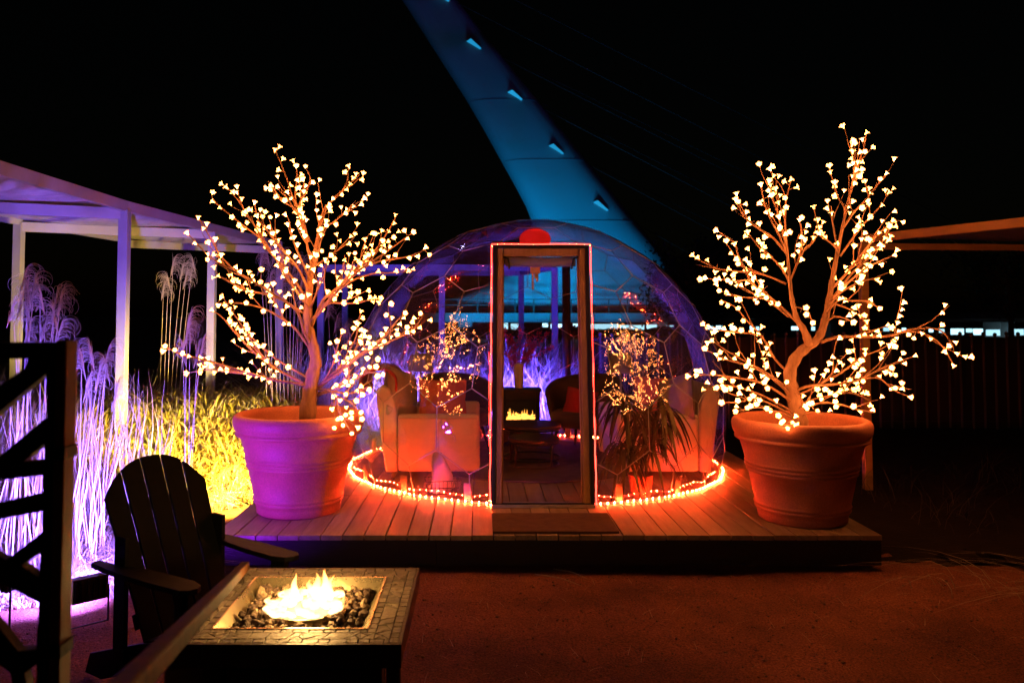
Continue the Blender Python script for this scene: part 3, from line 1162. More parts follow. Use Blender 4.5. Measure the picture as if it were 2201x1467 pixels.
LT_TR = [([(660, 905), (664, 850), (672, 805), (679, 778), (671, 735), (663, 690), (665, 630), (669, 580), (676, 545), (684, 505), (690, 470), (700, 440)], 0.064, 0.004, 0.03)]
LT = [
    ([(406, 505), (457, 555), (517, 589), (592, 635), (638, 669), (655, 712), (668, 740)], .016, -.45),
    ([(429, 472), (451, 506), (477, 552), (509, 583), (540, 605)], .008, -.3),
    ([(454, 423), (472, 443), (523, 483), (557, 512), (580, 540), (610, 575), (645, 620), (664, 655)], .014, .25),
    ([(488, 402), (512, 434), (536, 469), (563, 512), (585, 545)], .008, .1),
    ([(548, 440), (555, 472), (577, 497), (595, 526), (640, 575), (664, 625)], .012, -.35),
    ([(593, 327), (610, 369), (620, 397), (629, 426), (643, 457), (655, 500), (663, 543), (671, 575)], .014, .1),
    ([(637, 360), (636, 394), (635, 423), (643, 460), (655, 505)], .008, .3),
    ([(659, 363), (666, 383), (658, 414), (646, 437), (650, 470), (664, 520)], .008, -.2),
    ([(578, 390), (589, 409), (609, 434), (638, 452), (652, 495)], .008, -.3),
    ([(749, 362), (744, 394), (723, 423), (703, 443), (690, 480), (686, 500)], .014, .12),
    ([(779, 429), (749, 449), (718, 475), (690, 495), (680, 522)], .010, -.3),
    ([(761, 512), (732, 532), (698, 555), (672, 575)], .009, .35),
    ([(851, 465), (832, 500), (804, 543), (767, 575), (724, 621), (695, 646), (670, 700)], .018, .15),
    ([(884, 502), (852, 526), (810, 555), (767, 583), (730, 620), (692, 660)], .013, -.3),
    ([(913, 538), (867, 552), (815, 561), (775, 580), (720, 632), (680, 680)], .013, -.5),
    ([(873, 583), (838, 586), (804, 589), (752, 606), (700, 650), (668, 690)], .011, .45),
    ([(820, 500), (812, 530), (790, 560), (745, 598), (705, 640)], .009, .3),
    ([(801, 641), (772, 652), (735, 652), (705, 655), (672, 690)], .008, .2),
    ([(867, 676), (852, 693), (826, 721), (785, 756), (744, 783), (710, 805), (682, 835)], .014, -.25),
    ([(912, 675), (895, 699), (875, 715), (826, 742), (775, 764), (730, 800), (684, 830)], .015, -.55),
    ([(775, 673), (769, 693), (764, 725), (748, 756), (734, 780), (712, 810), (684, 835)], .011, .3),
    ([(735, 716), (726, 740), (715, 785), (690, 830)], .008, -.3),
    ([(819, 804), (790, 800), (760, 815), (720, 830), (684, 845)], .010, -.45),
    ([(791, 830), (775, 838), (745, 845), (712, 842), (682, 850)], .009, -.25),
    ([(754, 927), (742, 905), (728, 885), (720, 854), (700, 838), (680, 838)], .007, -.52),
    ([(773, 908), (768, 880), (750, 862), (720, 850)], .005, -.56),
    ([(360, 747), (383, 758), (430, 772), (480, 785), (530, 800), (590, 815), (640, 826), (668, 835)], .016, -.4),
    ([(410, 800), (450, 795), (500, 800), (550, 808), (600, 820)], .006, .1),
    ([(460, 669), (477, 684), (506, 712), (540, 750), (575, 780), (610, 800), (664, 830)], .014, -.1),
    ([(480, 640), (520, 700), (552, 735), (590, 770), (640, 800), (668, 815)], .012, .4),
    ([(473, 595), (500, 610), (540, 625), (600, 640), (664, 680)], .010, .3),
    ([(467, 652), (517, 652), (563, 663), (598, 680), (632, 706), (664, 745)], .013, -.35),
    ([(524, 692), (535, 725), (560, 760), (600, 800)], .007, -.25),
    ([(600, 560), (615, 595), (640, 630), (664, 660)], .010, -.4),
    ([(705, 555), (697, 590), (684, 620), (668, 660)], .009, -.4),
    ([(620, 470), (630, 520), (650, 560), (666, 600)], .009, -.2),
    ([(700, 480), (690, 520), (680, 560), (668, 590)], .009, -.3),
]
RT_TR = [
    ([(1722, 930), (1713, 880), (1702, 838), (1698, 800), (1713, 766), (1737, 744), (1760, 725), (1772, 691), (1782, 645), (1789, 600), (1797, 555), (1808, 500), (1818, 450), (1832, 395)], 0.060, 0.004, 0.05),
    ([(1740, 742), (1728, 708), (1713, 687), (1702, 643), (1697, 600), (1694, 555), (1690, 520)], 0.0295, 0.005, -0.1),
]
RT = [
    ([(1862, 290), (1858, 315), (1848, 345), (1838, 383), (1826, 425), (1818, 455)], .010, .05),
    ([(1835, 307), (1838, 335), (1836, 375), (1828, 415), (1818, 460)], .007, -.2),
    ([(1783, 364), (1790, 390), (1803, 425), (1816, 450), (1812, 490)], .007, .15),
    ([(1902, 377), (1882, 405), (1858, 435), (1835, 460), (1812, 490)], .009, -.2),
    ([(1909, 417), (1890, 445), (1862, 475), (1835, 510), (1806, 550)], .009, .25),
    ([(1928, 473), (1905, 490), (1880, 510), (1850, 550), (1815, 590), (1788, 620)], .012, -.15),
    ([(1918, 480), (1895, 520), (1860, 560), (1830, 590), (1790, 640)], .011, .35),
    ([(1918, 550), (1890, 562), (1855, 580), (1820, 610), (1784, 645)], .010, -.4),
    ([(1908, 586), (1880, 598), (1845, 608), (1810, 625), (1782, 655)], .009, .25),
    ([(1886, 659), (1862, 648), (1830, 645), (1805, 645), (1778, 670)], .008, -.3),
    ([(1780, 437), (1790, 475), (1796, 510), (1800, 535)], .006, -.2),
    ([(1750, 450), (1758, 480), (1765, 505), (1795, 530), (1800, 550)], .007, .1),
    ([(1719, 473), (1726, 505), (1722, 535), (1712, 570), (1700, 600)], .008, -.25),
    ([(1760, 500), (1745, 520), (1730, 535), (1715, 565)], .006, .2),
    ([(1655, 393), (1662, 425), (1670, 460), (1682, 500), (1692, 540)], .009, .1),
    ([(1636, 402), (1644, 435), (1658, 475), (1676, 510), (1692, 550)], .008, -.2),
    ([(1699, 390), (1692, 425), (1688, 465), (1690, 505), (1693, 545)], .008, .2),
    ([(1583, 433), (1600, 465), (1625, 490), (1660, 510), (1690, 545)], .010, -.3),
    ([(1610, 503), (1635, 535), (1660, 555), (1690, 590), (1700, 620)], .009, .3),
    ([(1549, 500), (1578, 520), (1587, 550), (1600, 575), (1620, 610), (1655, 640), (1700, 680), (1725, 705)], .014, -.2),
    ([(1497, 556), (1540, 575), (1590, 585), (1640, 590), (1690, 610)], .009, .25),
    ([(1550, 600), (1575, 605), (1605, 600), (1625, 615)], .005, -.15),
    ([(1550, 626), (1595, 640), (1630, 640), (1650, 645), (1695, 680)], .009, -.45),
    ([(1554, 646), (1580, 660), (1605, 685), (1640, 725), (1665, 770), (1690, 800), (1700, 815)], .013, .2),
    ([(1547, 709), (1580, 713), (1615, 715), (1640, 722)], .006, -.1),
    ([(1519, 752), (1560, 770), (1600, 785), (1640, 800), (1680, 830), (1702, 850)], .012, -.3),
    ([(1484, 808), (1530, 805), (1580, 812), (1630, 820), (1670, 840), (1704, 865)], .012, -.45),
    ([(1517, 835), (1545, 828), (1580, 830), (1610, 840), (1650, 855), (1706, 885)], .010, .15),
    ([(1555, 865), (1590, 862), (1620, 855), (1660, 870), (1706, 895)], .009, -.35),
    ([(1535, 735), (1560, 752), (1600, 775), (1645, 800), (1690, 830)], .009, .35),
    ([(1586, 883), (1630, 875), (1670, 885), (1712, 900)], .007, -.45),
    ([(1685, 916), (1698, 905), (1715, 898)], .005, -.42),
    ([(2049, 746), (2030, 715), (2000, 705), (1960, 708), (1910, 720), (1860, 722), (1800, 725), (1765, 735)], .016, -.25),
    ([(2047, 780), (2030, 750), (2005, 725), (1970, 712), (1930, 715)], .007, -.15),
    ([(1962, 766), (1925, 780), (1890, 795), (1850, 815), (1800, 825), (1740, 830), (1706, 842)], .014, -.5),
    ([(1952, 851), (1920, 838), (1890, 812), (1855, 815)], .006, -.3),
    ([(1881, 887), (1840, 878), (1800, 868), (1760, 868), (1716, 880)], .010, -.45),
    ([(1921, 804), (1900, 790), (1880, 800)], .004, -.3),
    ([(1909, 699), (1885, 706), (1855, 718)], .005, .1),
    ([(1918, 735), (1890, 750), (1850, 770), (1810, 800), (1760, 825)], .010, .3),
    ([(1870, 860), (1830, 845), (1790, 850), (1740, 862), (1714, 875)], .009, .25),
    ([(1820, 760), (1800, 780), (1780, 810), (1745, 835), (1710, 850)], .009, -.3),
    ([(1745, 690), (1735, 665), (1710, 660)], .005, -.3),
    ([(1830, 690), (1800, 680), (1778, 690)], .006, -.35),
    ([(1860, 690), (1825, 665), (1785, 650)], .007, .3),
    ([(1750, 880), (1735, 865), (1712, 880)], .005, -.4),
    ([(1770, 890), (1750, 885), (1716, 895)], .005, -.3),
]
blossom_tree('blossom_tree', 'straight-trunked artificial tree of glowing blossoms in the violet-tinted planter', POTL, LT_TR, LT, 11, 470)
blossom_tree('blossom_tree', 'curved-trunk artificial tree of glowing blossoms in the orange-red planter', POTR, RT_TR, RT, 23, 510)

# ================================================================== INSIDE THE DOME
def pillow(w, h, d, n=14, puff=0.55):
    """square cushion in the local XZ plane, thickness along Y"""
    vs, fs = [], []
    for s in (-1, 1):
        for i in range(n + 1):
            for j in range(n + 1):
                u, v = 2 * i / n - 1, 2 * j / n - 1
                th = max(0.0, (1 - abs(u) ** 3) * (1 - abs(v) ** 3)) ** puff
                pin = 1 - 0.07 * (1 - (abs(u * v)) ** 0.5) * (max(abs(u), abs(v)) ** 3)
                wr = 0.008 * math.sin(u * 7 + v * 3) * th
                vs.append((u * w / 2 * pin, s * (d / 2 * th + 0.002) + wr, v * h / 2 * pin))
    m = (n + 1) ** 2
    for s in (0, 1):
        for i in range(n):
            for j in range(n):
                a = s * m + i * (n + 1) + j
                q = (a, a + 1, a + n + 2, a + n + 1)
                fs.append(q if s == 1 else q[::-1])
    rim = [i * (n + 1) for i in range(n + 1)] + [n * (n + 1) + j for j in range(1, n + 1)] + \
          [i * (n + 1) + n for i in range(n - 1, -1, -1)] + [j for j in range(n - 1, 0, -1)]
    for i in range(len(rim)):
        a, b = rim[i], rim[(i + 1) % len(rim)]
        fs.append((a, b, b + m, a + m))
    return MB().add(vs, fs)


def cushion(name, w, h, d, loc, rot, m, label):
    o = pillow(w, h, d).build(name, m, None, smooth=True)
    o.location, o.rotation_euler = loc, rot
    return tag(o, label, 'cushion')


def cream_sofa(loc, face, length, label):
    """side view to the camera; seat faces +x*face; local y runs away from the camera"""
    r = empty('armchair', loc, 0, label, 'armchair')
    f = face
    dpt = 0.74

    def bx(n, a, b, bev=0.042, m='cream', par=r):
        a, b = list(a), list(b)
        xs = sorted((a[0] * f, b[0] * f))
        return MB().box((xs[0], a[1], a[2]), (xs[1], b[1], b[2])).build(n, m, par, smooth=True, bevel=bev)
    bx('arm', (-0.30, 0, 0.07), (dpt / 2 + 0.05, 0.11, 0.57))
    bx('arm', (-0.30, length - 0.11, 0.07), (dpt / 2 + 0.05, length, 0.57))
    bx('seat_base', (-0.30, 0.113, 0.09), (dpt / 2 + 0.02, length - 0.113, 0.28), 0.02)
    bx('seat_cushion', (-0.22, 0.12, 0.282), (dpt / 2 + 0.03, length - 0.12, 0.42), 0.04)
    # raked back, seen edge-on
    prof = [(-0.30, 0.07), (-0.305, 0.57), (-0.32, 0.68), (-0.37, 0.79), (-0.43, 0.82), (-0.49, 0.79), (-0.48, 0.64), (-0.40, 0.07)]
    prof = [(x * f, z) for x, z in prof]
    if f < 0:
        prof = prof[::-1]
    m4 = Matrix(((1, 0, 0, 0), (0, 0, -1, 0), (0, 1, 0, 0), (0, 0, 0, 1)))
    MB().prism(prof, -length, 0.0, m4).build('back', 'cream', r, smooth=True, bevel=0.02)
    for x in (0.06,):
        MB().tube([(x * f, -0.002, 0.09), (x * f, -0.002, 0.54), (x * f, 0.006, 0.562), (x * f, 0.03, 0.572)], 0.003, 5).build('seam', 'beige', r)
    MB().tube([(-0.29 * f, -0.002, 0.535), ((dpt / 2 + 0.02) * f, -0.002, 0.535)], 0.003, 5).build('seam', 'beige', r)
    for x in (-0.33, dpt / 2 - 0.02):
        for y in (0.06, length - 0.06):
            MB().tube([(x * f, y, 0.075), (x * f * 1.05, y, 0.0)], [0.024, 0.014], 10).build('leg', 'darkwood', r, smooth=True)
    return r


sL = PY(935, 1015, 6.95)
cream_sofa((sL.x - 0.03, 6.95, DZ + 0.004), 1, 1.15, 'cream armchair with plump cushions on the planter side with violet tint')
sR = PY(1425, 1015, 6.95)
cream_sofa((sR.x + 0.02, 6.95, DZ + 0.004), -1, 1.10, 'cream armchair standing behind the leafy potted plant')


def at(px, py, y):
    return PY(px, py, y)


cushion('cushion', 0.46, 0.44, 0.17, at(862, 846, 7.18), (R(-8), R(14), R(62)), 'beige', 'beige cushion leaning on the back of the armchair by the wire basket')
cushion('cushion', 0.44, 0.36, 0.15, at(952, 858, 7.24), (R(-14), R(2), R(12)), 'coral', 'coral cushion propped in front of the brown tub chair beside the table lamp')
cushion('cushion', 0.46, 0.42, 0.17, at(1452, 858, 7.18), (R(-8), R(-14), R(-62)), 'beige', 'beige cushion leaning in the armchair behind the leafy plant')
cushion('cushion', 0.38, 0.36, 0.13, at(1402, 852, 7.4), (R(-12), R(0), R(-35)), 'coral', 'coral cushion beside the beige cushion behind the leafy plant')


def throw():
    # draped blanket over the back corner: a thick wavy sheet
    c = at(818, 812, 7.05)
    vs, fs = [], []
    n, mm = 16, 14
    for i in range(n + 1):
        for j in range(mm + 1):
            u, v = i / n, j / mm
            a = math.pi * (u * 1.25 - 0.1)
            x = -0.02 - 0.15 * math.cos(a)
            z = 0.11 * math.sin(a) - (0.35 * max(0, u - 0.82)) - 0.5 * max(0, 0.12 - u)
            vs.append(Vector((c.x + x + 0.012 * math.sin(v * 9 + u * 3), 7.0 + v * 0.75, c.z - 0.04 + z + 0.014 * math.sin(v * 13))))
    for i in range(n):
        for j in range(mm):
            a = i * (mm + 1) + j
            fs.append((a, a + 1, a + mm + 2, a + mm + 1))
    o = MB().add(vs, fs).build('throw_blanket', 'redcloth', None, smooth=True)
    md = o.modifiers.new('thick', 'SOLIDIFY')
    md.thickness = 0.02
    tag(o, 'red throw blanket draped over the back of the cream armchair by the wire basket', 'blanket')


throw()


def tub_chair(loc, rz, label):
    r = empty('tub_chair', loc, rz, label, 'chair')
    # curved shell: swept back
    vs, fs = [], []
    n, k = 22, 7
    for s in (0, 1):
        for i in range(n + 1):
            a = R(-125 + 250 * i / n)           # 0 = straight back (+y)
            top = 0.80 - 0.20 * (abs(a) / R(125)) ** 2.2
            for j in range(k + 1):
                t = j / k
                z = 0.26 + (top - 0.26) * t
                rad = 0.33 + 0.075 * t - (0.055 if s else 0)
                vs.append((rad * math.sin(a), rad * math.cos(a) * 0.95, z))
    m = (n + 1) * (k + 1)
    for s in (0, 1):
        for i in range(n):
            for j in range(k):
                a = s * m + i * (k + 1) + j
                q = (a, a + 1, a + k + 2, a + k + 1)
                fs.append(q if s else q[::-1])
    for i in range(n):
        a = i * (k + 1) + k
        fs.append((a, a + k + 1, a + k + 1 + m, a + m))
        a = i * (k + 1)
        fs.append((a, a + m, a + m + k + 1, a + k + 1))
    for i in (0, n):
        for j in range(k):
            a = i * (k + 1) + j
            fs.append((a, a + 1, a + 1 + m, a + m))
    MB().add(vs, fs).build('shell', 'brown', r, smooth=True)
    MB().lathe([(0, 0.27), (0.27, 0.27), (0.315, 0.29), (0.33, 0.36), (0.32, 0.41), (0.27, 0.435), (0, 0.445)], 30, (0, -0.02, 0)).build('seat', 'brown', r, smooth=True)
    for sx in (-1, 1):
        for sy in (-1, 1):
            MB().tube([(sx * 0.18, sy * 0.18, 0.275), (sx * 0.25, sy * 0.25, 0.0)], [0.02, 0.012], 8).build('leg', 'black', r, smooth=True)
    return r


cl = at(985, 860, 8.55)
tub_chair((cl.x, 8.55, DZ + 0.004), R(28), 'dark brown tub chair beside the fireplace, half hidden by coral cushion')
cr = at(1252, 860, 8.45)
tub_chair((cr.x, 8.45, DZ + 0.004), R(-38), 'dark brown tub chair holding a red cushion, behind the round tables')
cushion('cushion', 0.34, 0.32, 0.12, at(1240, 862, 8.28) + Vector((0.03, 0, -0.03)), (R(-16), R(8), R(-28)), 'redcloth', 'red cushion on the dark brown tub chair seen through the doorway')


def standing_lamp(px, py0, py1, y, label):
    top = at(px, py0, y)
    bot = at(px, py1, y)
    base = Vector((top.x, y, DZ + 0.004))
    r = empty('floor_lamp', base, 0, label, 'lamp')
    h0, h1 = bot.z - base.z, top.z - base.z
    w = 0.135
    MB().lathe([(w, h0), (w * 0.74, h1), (w * 0.74 - 0.004, h1), (w - 0.004, h0)], 36).build('lamp_shade', 'shade', r, smooth=True)
    MB().tube([(0, 0, 0.02), (0, 0, (h0 + h1) / 2)], 0.011, 10).build('pole', 'steel', r, smooth=True)
    MB().lathe([(0, 0), (0.12, 0), (0.125, 0.008), (0.11, 0.02), (0.012, 0.028)], 30).build('base', 'steel', r, smooth=True)
    MB().lathe([(0, h0 + 0.06), (0.025, h0 + 0.08), (0.032, h0 + 0.12), (0.018, h0 + 0.15), (0, h0 + 0.155)], 14).build('bulb', 'ceramic', r, smooth=True)


standing_lamp(904, 760, 796, 8.35, 'unlit floor lamp with pale shade beside the coral cushion')
standing_lamp(1334, 759, 800, 8.25, 'unlit floor lamp with pale shade rising behind the leafy plant')


def fireplace():
    c = at(1119, 836, 8.75)
    x0, x1 = at(1077, 840, 8.75).x, at(1160, 840, 8.75).x
    base = Vector((c.x, 8.75, DZ + 0.004))
    r = empty('electric_fireplace', base, 0, 'small black electric stove with glowing ember bed under the vase', 'fireplace')
    h = c.z - base.z
    w = x1 - x0
    MB().box((-w / 2, 0.03, 0.05), (w / 2, 0.26, h - 0.03)).build('body', 'black', r, bevel=0.006)
    MB().box((-w / 2 - 0.02, -0.02, h - 0.03), (w / 2 + 0.02, 0.28, h)).build('top', 'black', r, bevel=0.006)
    # front frame around the window
    t = 0.05
    for a, b in (((-w / 2, 0, 0.05), (-w / 2 + t, 0.03, h - 0.03)), ((w / 2 - t, 0, 0.05), (w / 2, 0.03, h - 0.03)),
                 ((-w / 2 + t, 0, h - 0.03 - 0.09), (w / 2 - t, 0.03, h - 0.03)), ((-w / 2 + t, 0, 0.05), (w / 2 - t, 0.03, 0.29))):
        MB().box(a, b).build('door_frame', 'black', r, bevel=0.003)
    for sx in (-1, 1):
        for sy in (0.05, 0.22):
            MB().tube([(sx * (w / 2 - 0.03), sy, 0.06), (sx * (w / 2 - 0.02), sy, 0)], 0.014, 8).build('leg', 'black', r)
    rd = random.Random(4)
    bed = MB()
    for k in range(170):
        x, z, s = rd.uniform(-w / 2 + t + 0.01, w / 2 - t - 0.01), 0.295 + abs(rd.gauss(0, 0.024)), rd.uniform(0.004, 0.011)
        bed.box((x - s, 0.018, z - s * 0.7), (x + s, 0.026, z + s * 0.7), Matrix.Translation((0, 0, 0)))
    for k in range(16):
        x = rd.uniform(-w / 2 + t + 0.02, w / 2 - t - 0.02)
        hh = rd.uniform(0.05, 0.12)
        bed.add([(x - 0.007, 0.026, 0.30), (x + 0.007, 0.026, 0.30), (x + rd.uniform(-0.006, 0.006), 0.026, 0.30 + hh)], [(0, 1, 2)])
    o = bed.build('ember_bed', 'firebed', r)
    o['kind'] = 'stuff'
    # vase and berry branches on top
    vb = at(1115, 836, 8.88)
    vz = base.z + h
    vh = at(1115, 780, 8.88).z - vz
    v = empty('vase', (vb.x, 8.88, vz), 0, 'tall pale ceramic vase standing on the black stove', 'vase')
    s = vh / 0.30
    MB().lathe([(0, 0), (0.045, 0), (0.05, 0.01), (0.058, 0.12), (0.064, 0.22), (0.06, 0.27), (0.05, 0.295), (0.046, 0.30), (0.04, 0.297), (0.048, 0.26), (0.05, 0.2)], 30).build('body', 'ceramic', v, smooth=True).scale = (s, s, s)
    br = empty('berry_branches', (vb.x, 8.88, vz + vh * 0.5), 0, 'red berry branches arranged in the pale vase', 'branches')
    inv = Matrix.Translation(br.location).inverted()
    bunch = MB()
    tips = [(1083, 708), (1100, 722), (1085, 752), (1118, 705), (1140, 722), (1160, 712), (1178, 716), (1188, 744), (1150, 745), (1096, 768), (1135, 762)]
    for k, (px, py) in enumerate(tips):
        tip = at(px, py, 8.88 + rd.uniform(-0.12, 0.12))
        st = Vector((vb.x, 8.88, vz + vh * 0.6))
        md = st.lerp(tip, 0.5) + Vector((0, 0, 0.05))
        w_ = smooth_path([st, md, tip], 7)
        o = MB().tube(w_, [0.005 - 0.003 * i / (len(w_) - 1) for i in range(len(w_))], 5).build('branch', 'bark', br, smooth=True)
        o.matrix_parent_inverse = inv
        for i in range(4, len(w_)):
            for q in range(7):
                p = w_[i] + Vector((rd.gauss(0, 0.02), rd.gauss(0, 0.02), rd.gauss(0, 0.02)))
                s_ = rd.uniform(0.006, 0.012)
                bunch.add([p + Vector(d) * s_ for d in ((1, 0, 0), (0, 1, 0), (-1, 0, 0), (0, -1, 0), (0, 0, 1), (0, 0, -1))],
                          [(0, 1, 4), (1, 2, 4), (2, 3, 4), (3, 0, 4), (1, 0, 5), (2, 1, 5), (3, 2, 5), (0, 3, 5)])
    o = bunch.build('berries', 'berry', br, smooth=True)
    o.matrix_parent_inverse = inv
    o['kind'] = 'stuff'


fireplace()


def round_table(px, pytop, y, rad, label):
    c = at(px, pytop, y)
    base = Vector((c.x, y, DZ + 0.016))
    r = empty('coffee_table', base, 0.4, label, 'table')
    h = c.z - base.z
    MB().lathe([(0, h), (rad - 0.004, h), (rad, h - 0.004), (rad, h - 0.03), (rad - 0.006, h - 0.035), (0, h - 0.035)], 48).build('table_top', 'darkwood', r, smooth=False)
    MB().tube([(rad * 0.97 * math.cos(2 * math.pi * i / 40), rad * 0.97 * math.sin(2 * math.pi * i / 40), 0.01) for i in range(40)], 0.009, 6, closed=True).build('base_ring', 'black', r, smooth=True)
    MB().tube([(rad * 0.97 * math.cos(2 * math.pi * i / 40), rad * 0.97 * math.sin(2 * math.pi * i / 40), h - 0.045) for i in range(40)], 0.009, 6, closed=True).build('top_ring', 'black', r, smooth=True)
    for k in range(4):
        a = k * math.pi / 2 + 0.3
        MB().tube([(rad * 0.97 * math.cos(a), rad * 0.97 * math.sin(a), 0.01), (rad * 0.97 * math.cos(a), rad * 0.97 * math.sin(a), h - 0.045)], 0.010, 8).build('leg', 'black', r, smooth=True)


round_table(1147, 938, 7.62, 0.245, 'smaller, lower round coffee table nested before the taller one')
round_table(1143, 909, 8.0, 0.295, 'taller, wider round coffee table in front of the stove')

rug = MB().lathe([(0, 0.012), (1.0, 0.012), (1.16, 0.011), (1.17, 0.004), (1.165, 0.001)], 80).build('rug', 'rug', None)
rug.location = (DOME.x + 0.02, DOME.y + 0.22, DZ + 0.0035)
tag(rug, 'round dark brown rug on the dome floor', 'rug')
a, b = PZ(1063, 1107, DZ), PZ(1333, 1147, DZ)
dm = MB().box((PZ(1066, 1145, DZ).x - 0.02, b.y, 0), (PZ(1331, 1146, DZ).x, a.y, 0.016)).build('doormat', 'mat', None, bevel=0.005)
dm.location.z = DZ + 0.003
tag(dm, 'brown coir doormat lying before the dome door', 'doormat')


def potted_plant():
    b = PZ(1377, 1064, DZ)
    r = empty('potted_plant', b, 0, 'drooping long-leaved plant in a coral pot inside the dome beside the door', 'plant')
    MB().lathe([(0, 0), (0.075, 0), (0.08, 0.01), (0.10, 0.16), (0.105, 0.17), (0.098, 0.17), (0.09, 0.15), (0, 0.15)], 30).build('pot', 'coral', r, smooth=True)
    rd = random.Random(9)
    for k in range(9):
        a = k * 1.25
        top = Vector((0.17 * math.cos(a), 0.12 * math.sin(a), rd.uniform(0.34, 0.90)))
        st = smooth_path([(0.03 * math.cos(a), 0.03 * math.sin(a), 0.14), (0.07 * math.cos(a), 0.05 * math.sin(a), 0.3), top], 5)
        stem = MB().tube(st, 0.008, 6).build('stem', 'bark', r, smooth=True)
        for j in range(22):
            an = rd.uniform(0, 6.28)
            ln = rd.uniform(0.2, 0.36)
            up = rd.uniform(0.2, 0.9)
            w0 = rd.uniform(0.011, 0.018)
            mb = MB()
            vs, fs = [], []
            p0 = top - Vector((0, 0, rd.uniform(0, 0.12)))
            d = Vector((math.cos(an), math.sin(an), 0))
            sd = Vector((-d.y, d.x, 0))
            for s in range(7):
                t = s / 6
                p = p0 + d * (ln * (t ** 0.9)) * (0.5 + 0.5 * (1 - up * 0.4)) + Vector((0, 0, ln * (up * t - 1.35 * t * t)))
                w = w0 * math.sin(math.pi * min(0.97, 0.12 + t * 0.88)) ** 0.7
                q = p + r.location
                q.z = max(q.z, DZ + 0.02)
                q = q - r.location
                vs += [q - sd * w, q + Vector((0, 0, -0.004)), q + sd * w]
            for s in range(6):
                a_ = s * 3
                fs += [(a_, a_ + 1, a_ + 4, a_ + 3), (a_ + 1, a_ + 2, a_ + 5, a_ + 4)]
            mb.add(vs, fs).build('leaf', 'leaf', r, smooth=True)


potted_plant()


def wire_basket():
    b = PZ(950, 1058, DZ)
    r = empty('wire_basket', b, 0.15, 'small wire basket on the deck inside the dome by the cream armchair', 'basket')
    w, d, h = 0.12, 0.09, 0.11
    for z in (0.006, h * 0.5, h):
        k = 1 + 0.12 * z / h
        MB().tube([(-w * k, -d * k, z), (w * k, -d * k, z), (w * k, d * k, z), (-w * k, d * k, z)], 0.0035, 6, closed=True).build('rim_wire', 'black', r)
    mb = MB()
    for i in range(9):
        x = -w + 2 * w * i / 8
        mb.tube([(x * 1.12, -d * 1.12, h), (x, -d, 0.006), (x, d, 0.006), (x * 1.12, d * 1.12, h)], 0.002, 5)
    for i in range(7):
        y = -d + 2 * d * i / 6
        mb.tube([(-w * 1.12, y * 1.12, h), (-w, y, 0.006), (w, y, 0.006), (w * 1.12, y * 1.12, h)], 0.002, 5)
    mb.build('mesh_wire', 'black', r)
    MB().tube([(w * 1.12, -0.04, h), (w * 1.3, -0.035, h * 0.6), (w * 1.3, 0.035, h * 0.6), (w * 1.12, 0.04, h)], 0.003, 6).build('handle', 'black', r)
    # crumpled pale bag standing in it
    rd = random.Random(3)
    vs, fs = [], []
    n, k = 18, 12
    for j in range(k + 1):
        t = j / k
        for i in range(n):
            an = 2 * math.pi * i / n
            rad = (0.085 * (1 - t ** 2.2 * 0.62)) * (1 + 0.14 * math.sin(an * 3 + t * 5) + rd.uniform(-0.06, 0.06))
            vs.append((rad * math.cos(an) * 1.05 + 0.015 * math.sin(t * 4), rad * math.sin(an) * 0.75, 0.012 + t * 0.31))
    for j in range(k):
        for i in range(n):
            l = (i + 1) % n
            fs.append((j * n + i, j * n + l, (j + 1) * n + l, (j + 1) * n + i))
    fs.append(tuple(range(k * n, k * n + n)))
    o = MB().add(vs, fs).build('paper_bag', 'wrap', None, smooth=True)
    o.location = b + Vector((-0.02, 0, 0))
    tag(o, 'crumpled pale bag standing in the wire basket', 'bag')


wire_basket()


def lantern():
    c = at(1150, 514, 7.15)
    top = DOME.z + CZ + math.sqrt(RS ** 2 - 0.65 ** 2) - 0.03
    r = empty('paper_lantern', (c.x, 7.15, c.z), 0, 'round red paper lantern with yellow tassel hanging in the dome top', 'lantern')
    prof, n = [], 24
    for i in range(n + 1):
        a = math.pi * (0.06 + 0.88 * i / n)
        rad = 0.142 * math.sin(a) ** 0.8 + 0.004 * math.cos(i * math.pi)
        prof.append((rad, -0.092 * math.cos(a)))
    MB().lathe(prof, 40).build('shade', 'lantern', r, smooth=True)
    for z in (-0.098, 0.086):
        MB().lathe([(0, z), (0.05, z), (0.052, z + 0.012), (0, z + 0.014)], 24).build('cap', 'black', r)
    MB().tube([(0, 0, 0.095), (0, 0, max(0.11, top - c.z))], 0.003, 5).build('cord', 'black', r)
    tz = at(1148, 570, 7.15).z - c.z
    MB().lathe([(0, -0.03), (0.018, -0.02), (0.022, 0.0), (0.014, 0.02), (0, 0.026)], 14).build('bulb', 'shade', r, smooth=True)  # added bulb, goes with the fill light below
    bl = bpy.data.lights.new('added_lantern_fill', 'POINT')  # added light with no known source, brightens the red paper
    bl.energy, bl.color, bl.shadow_soft_size = 1.1, (1.0, 0.5, 0.3), 0.03
    bo = bpy.data.objects.new('added_lantern_fill', bl)
    COL.objects.link(bo)
    bo.parent = r
    bo.location = (0, 0, 0.04)
    MB().tube([(0, 0, -0.095), (0, 0, tz)], 0.003, 5).build('cord', 'redcloth', r)
    MB().box((-0.045, -0.02, tz - 0.075), (0.045, 0.02, tz)).build('tassel_head', 'yellow', r, bevel=0.008)
    for k, (x, l) in enumerate(((-0.022, 0.22), (0.018, 0.15), (0.0, 0.12))):
        MB().box((x - 0.009, -0.004 - 0.006 * k, tz - l), (x + 0.009, 0.002 - 0.006 * k, tz - 0.07)).build('tassel', 'yellow', r)


lantern()


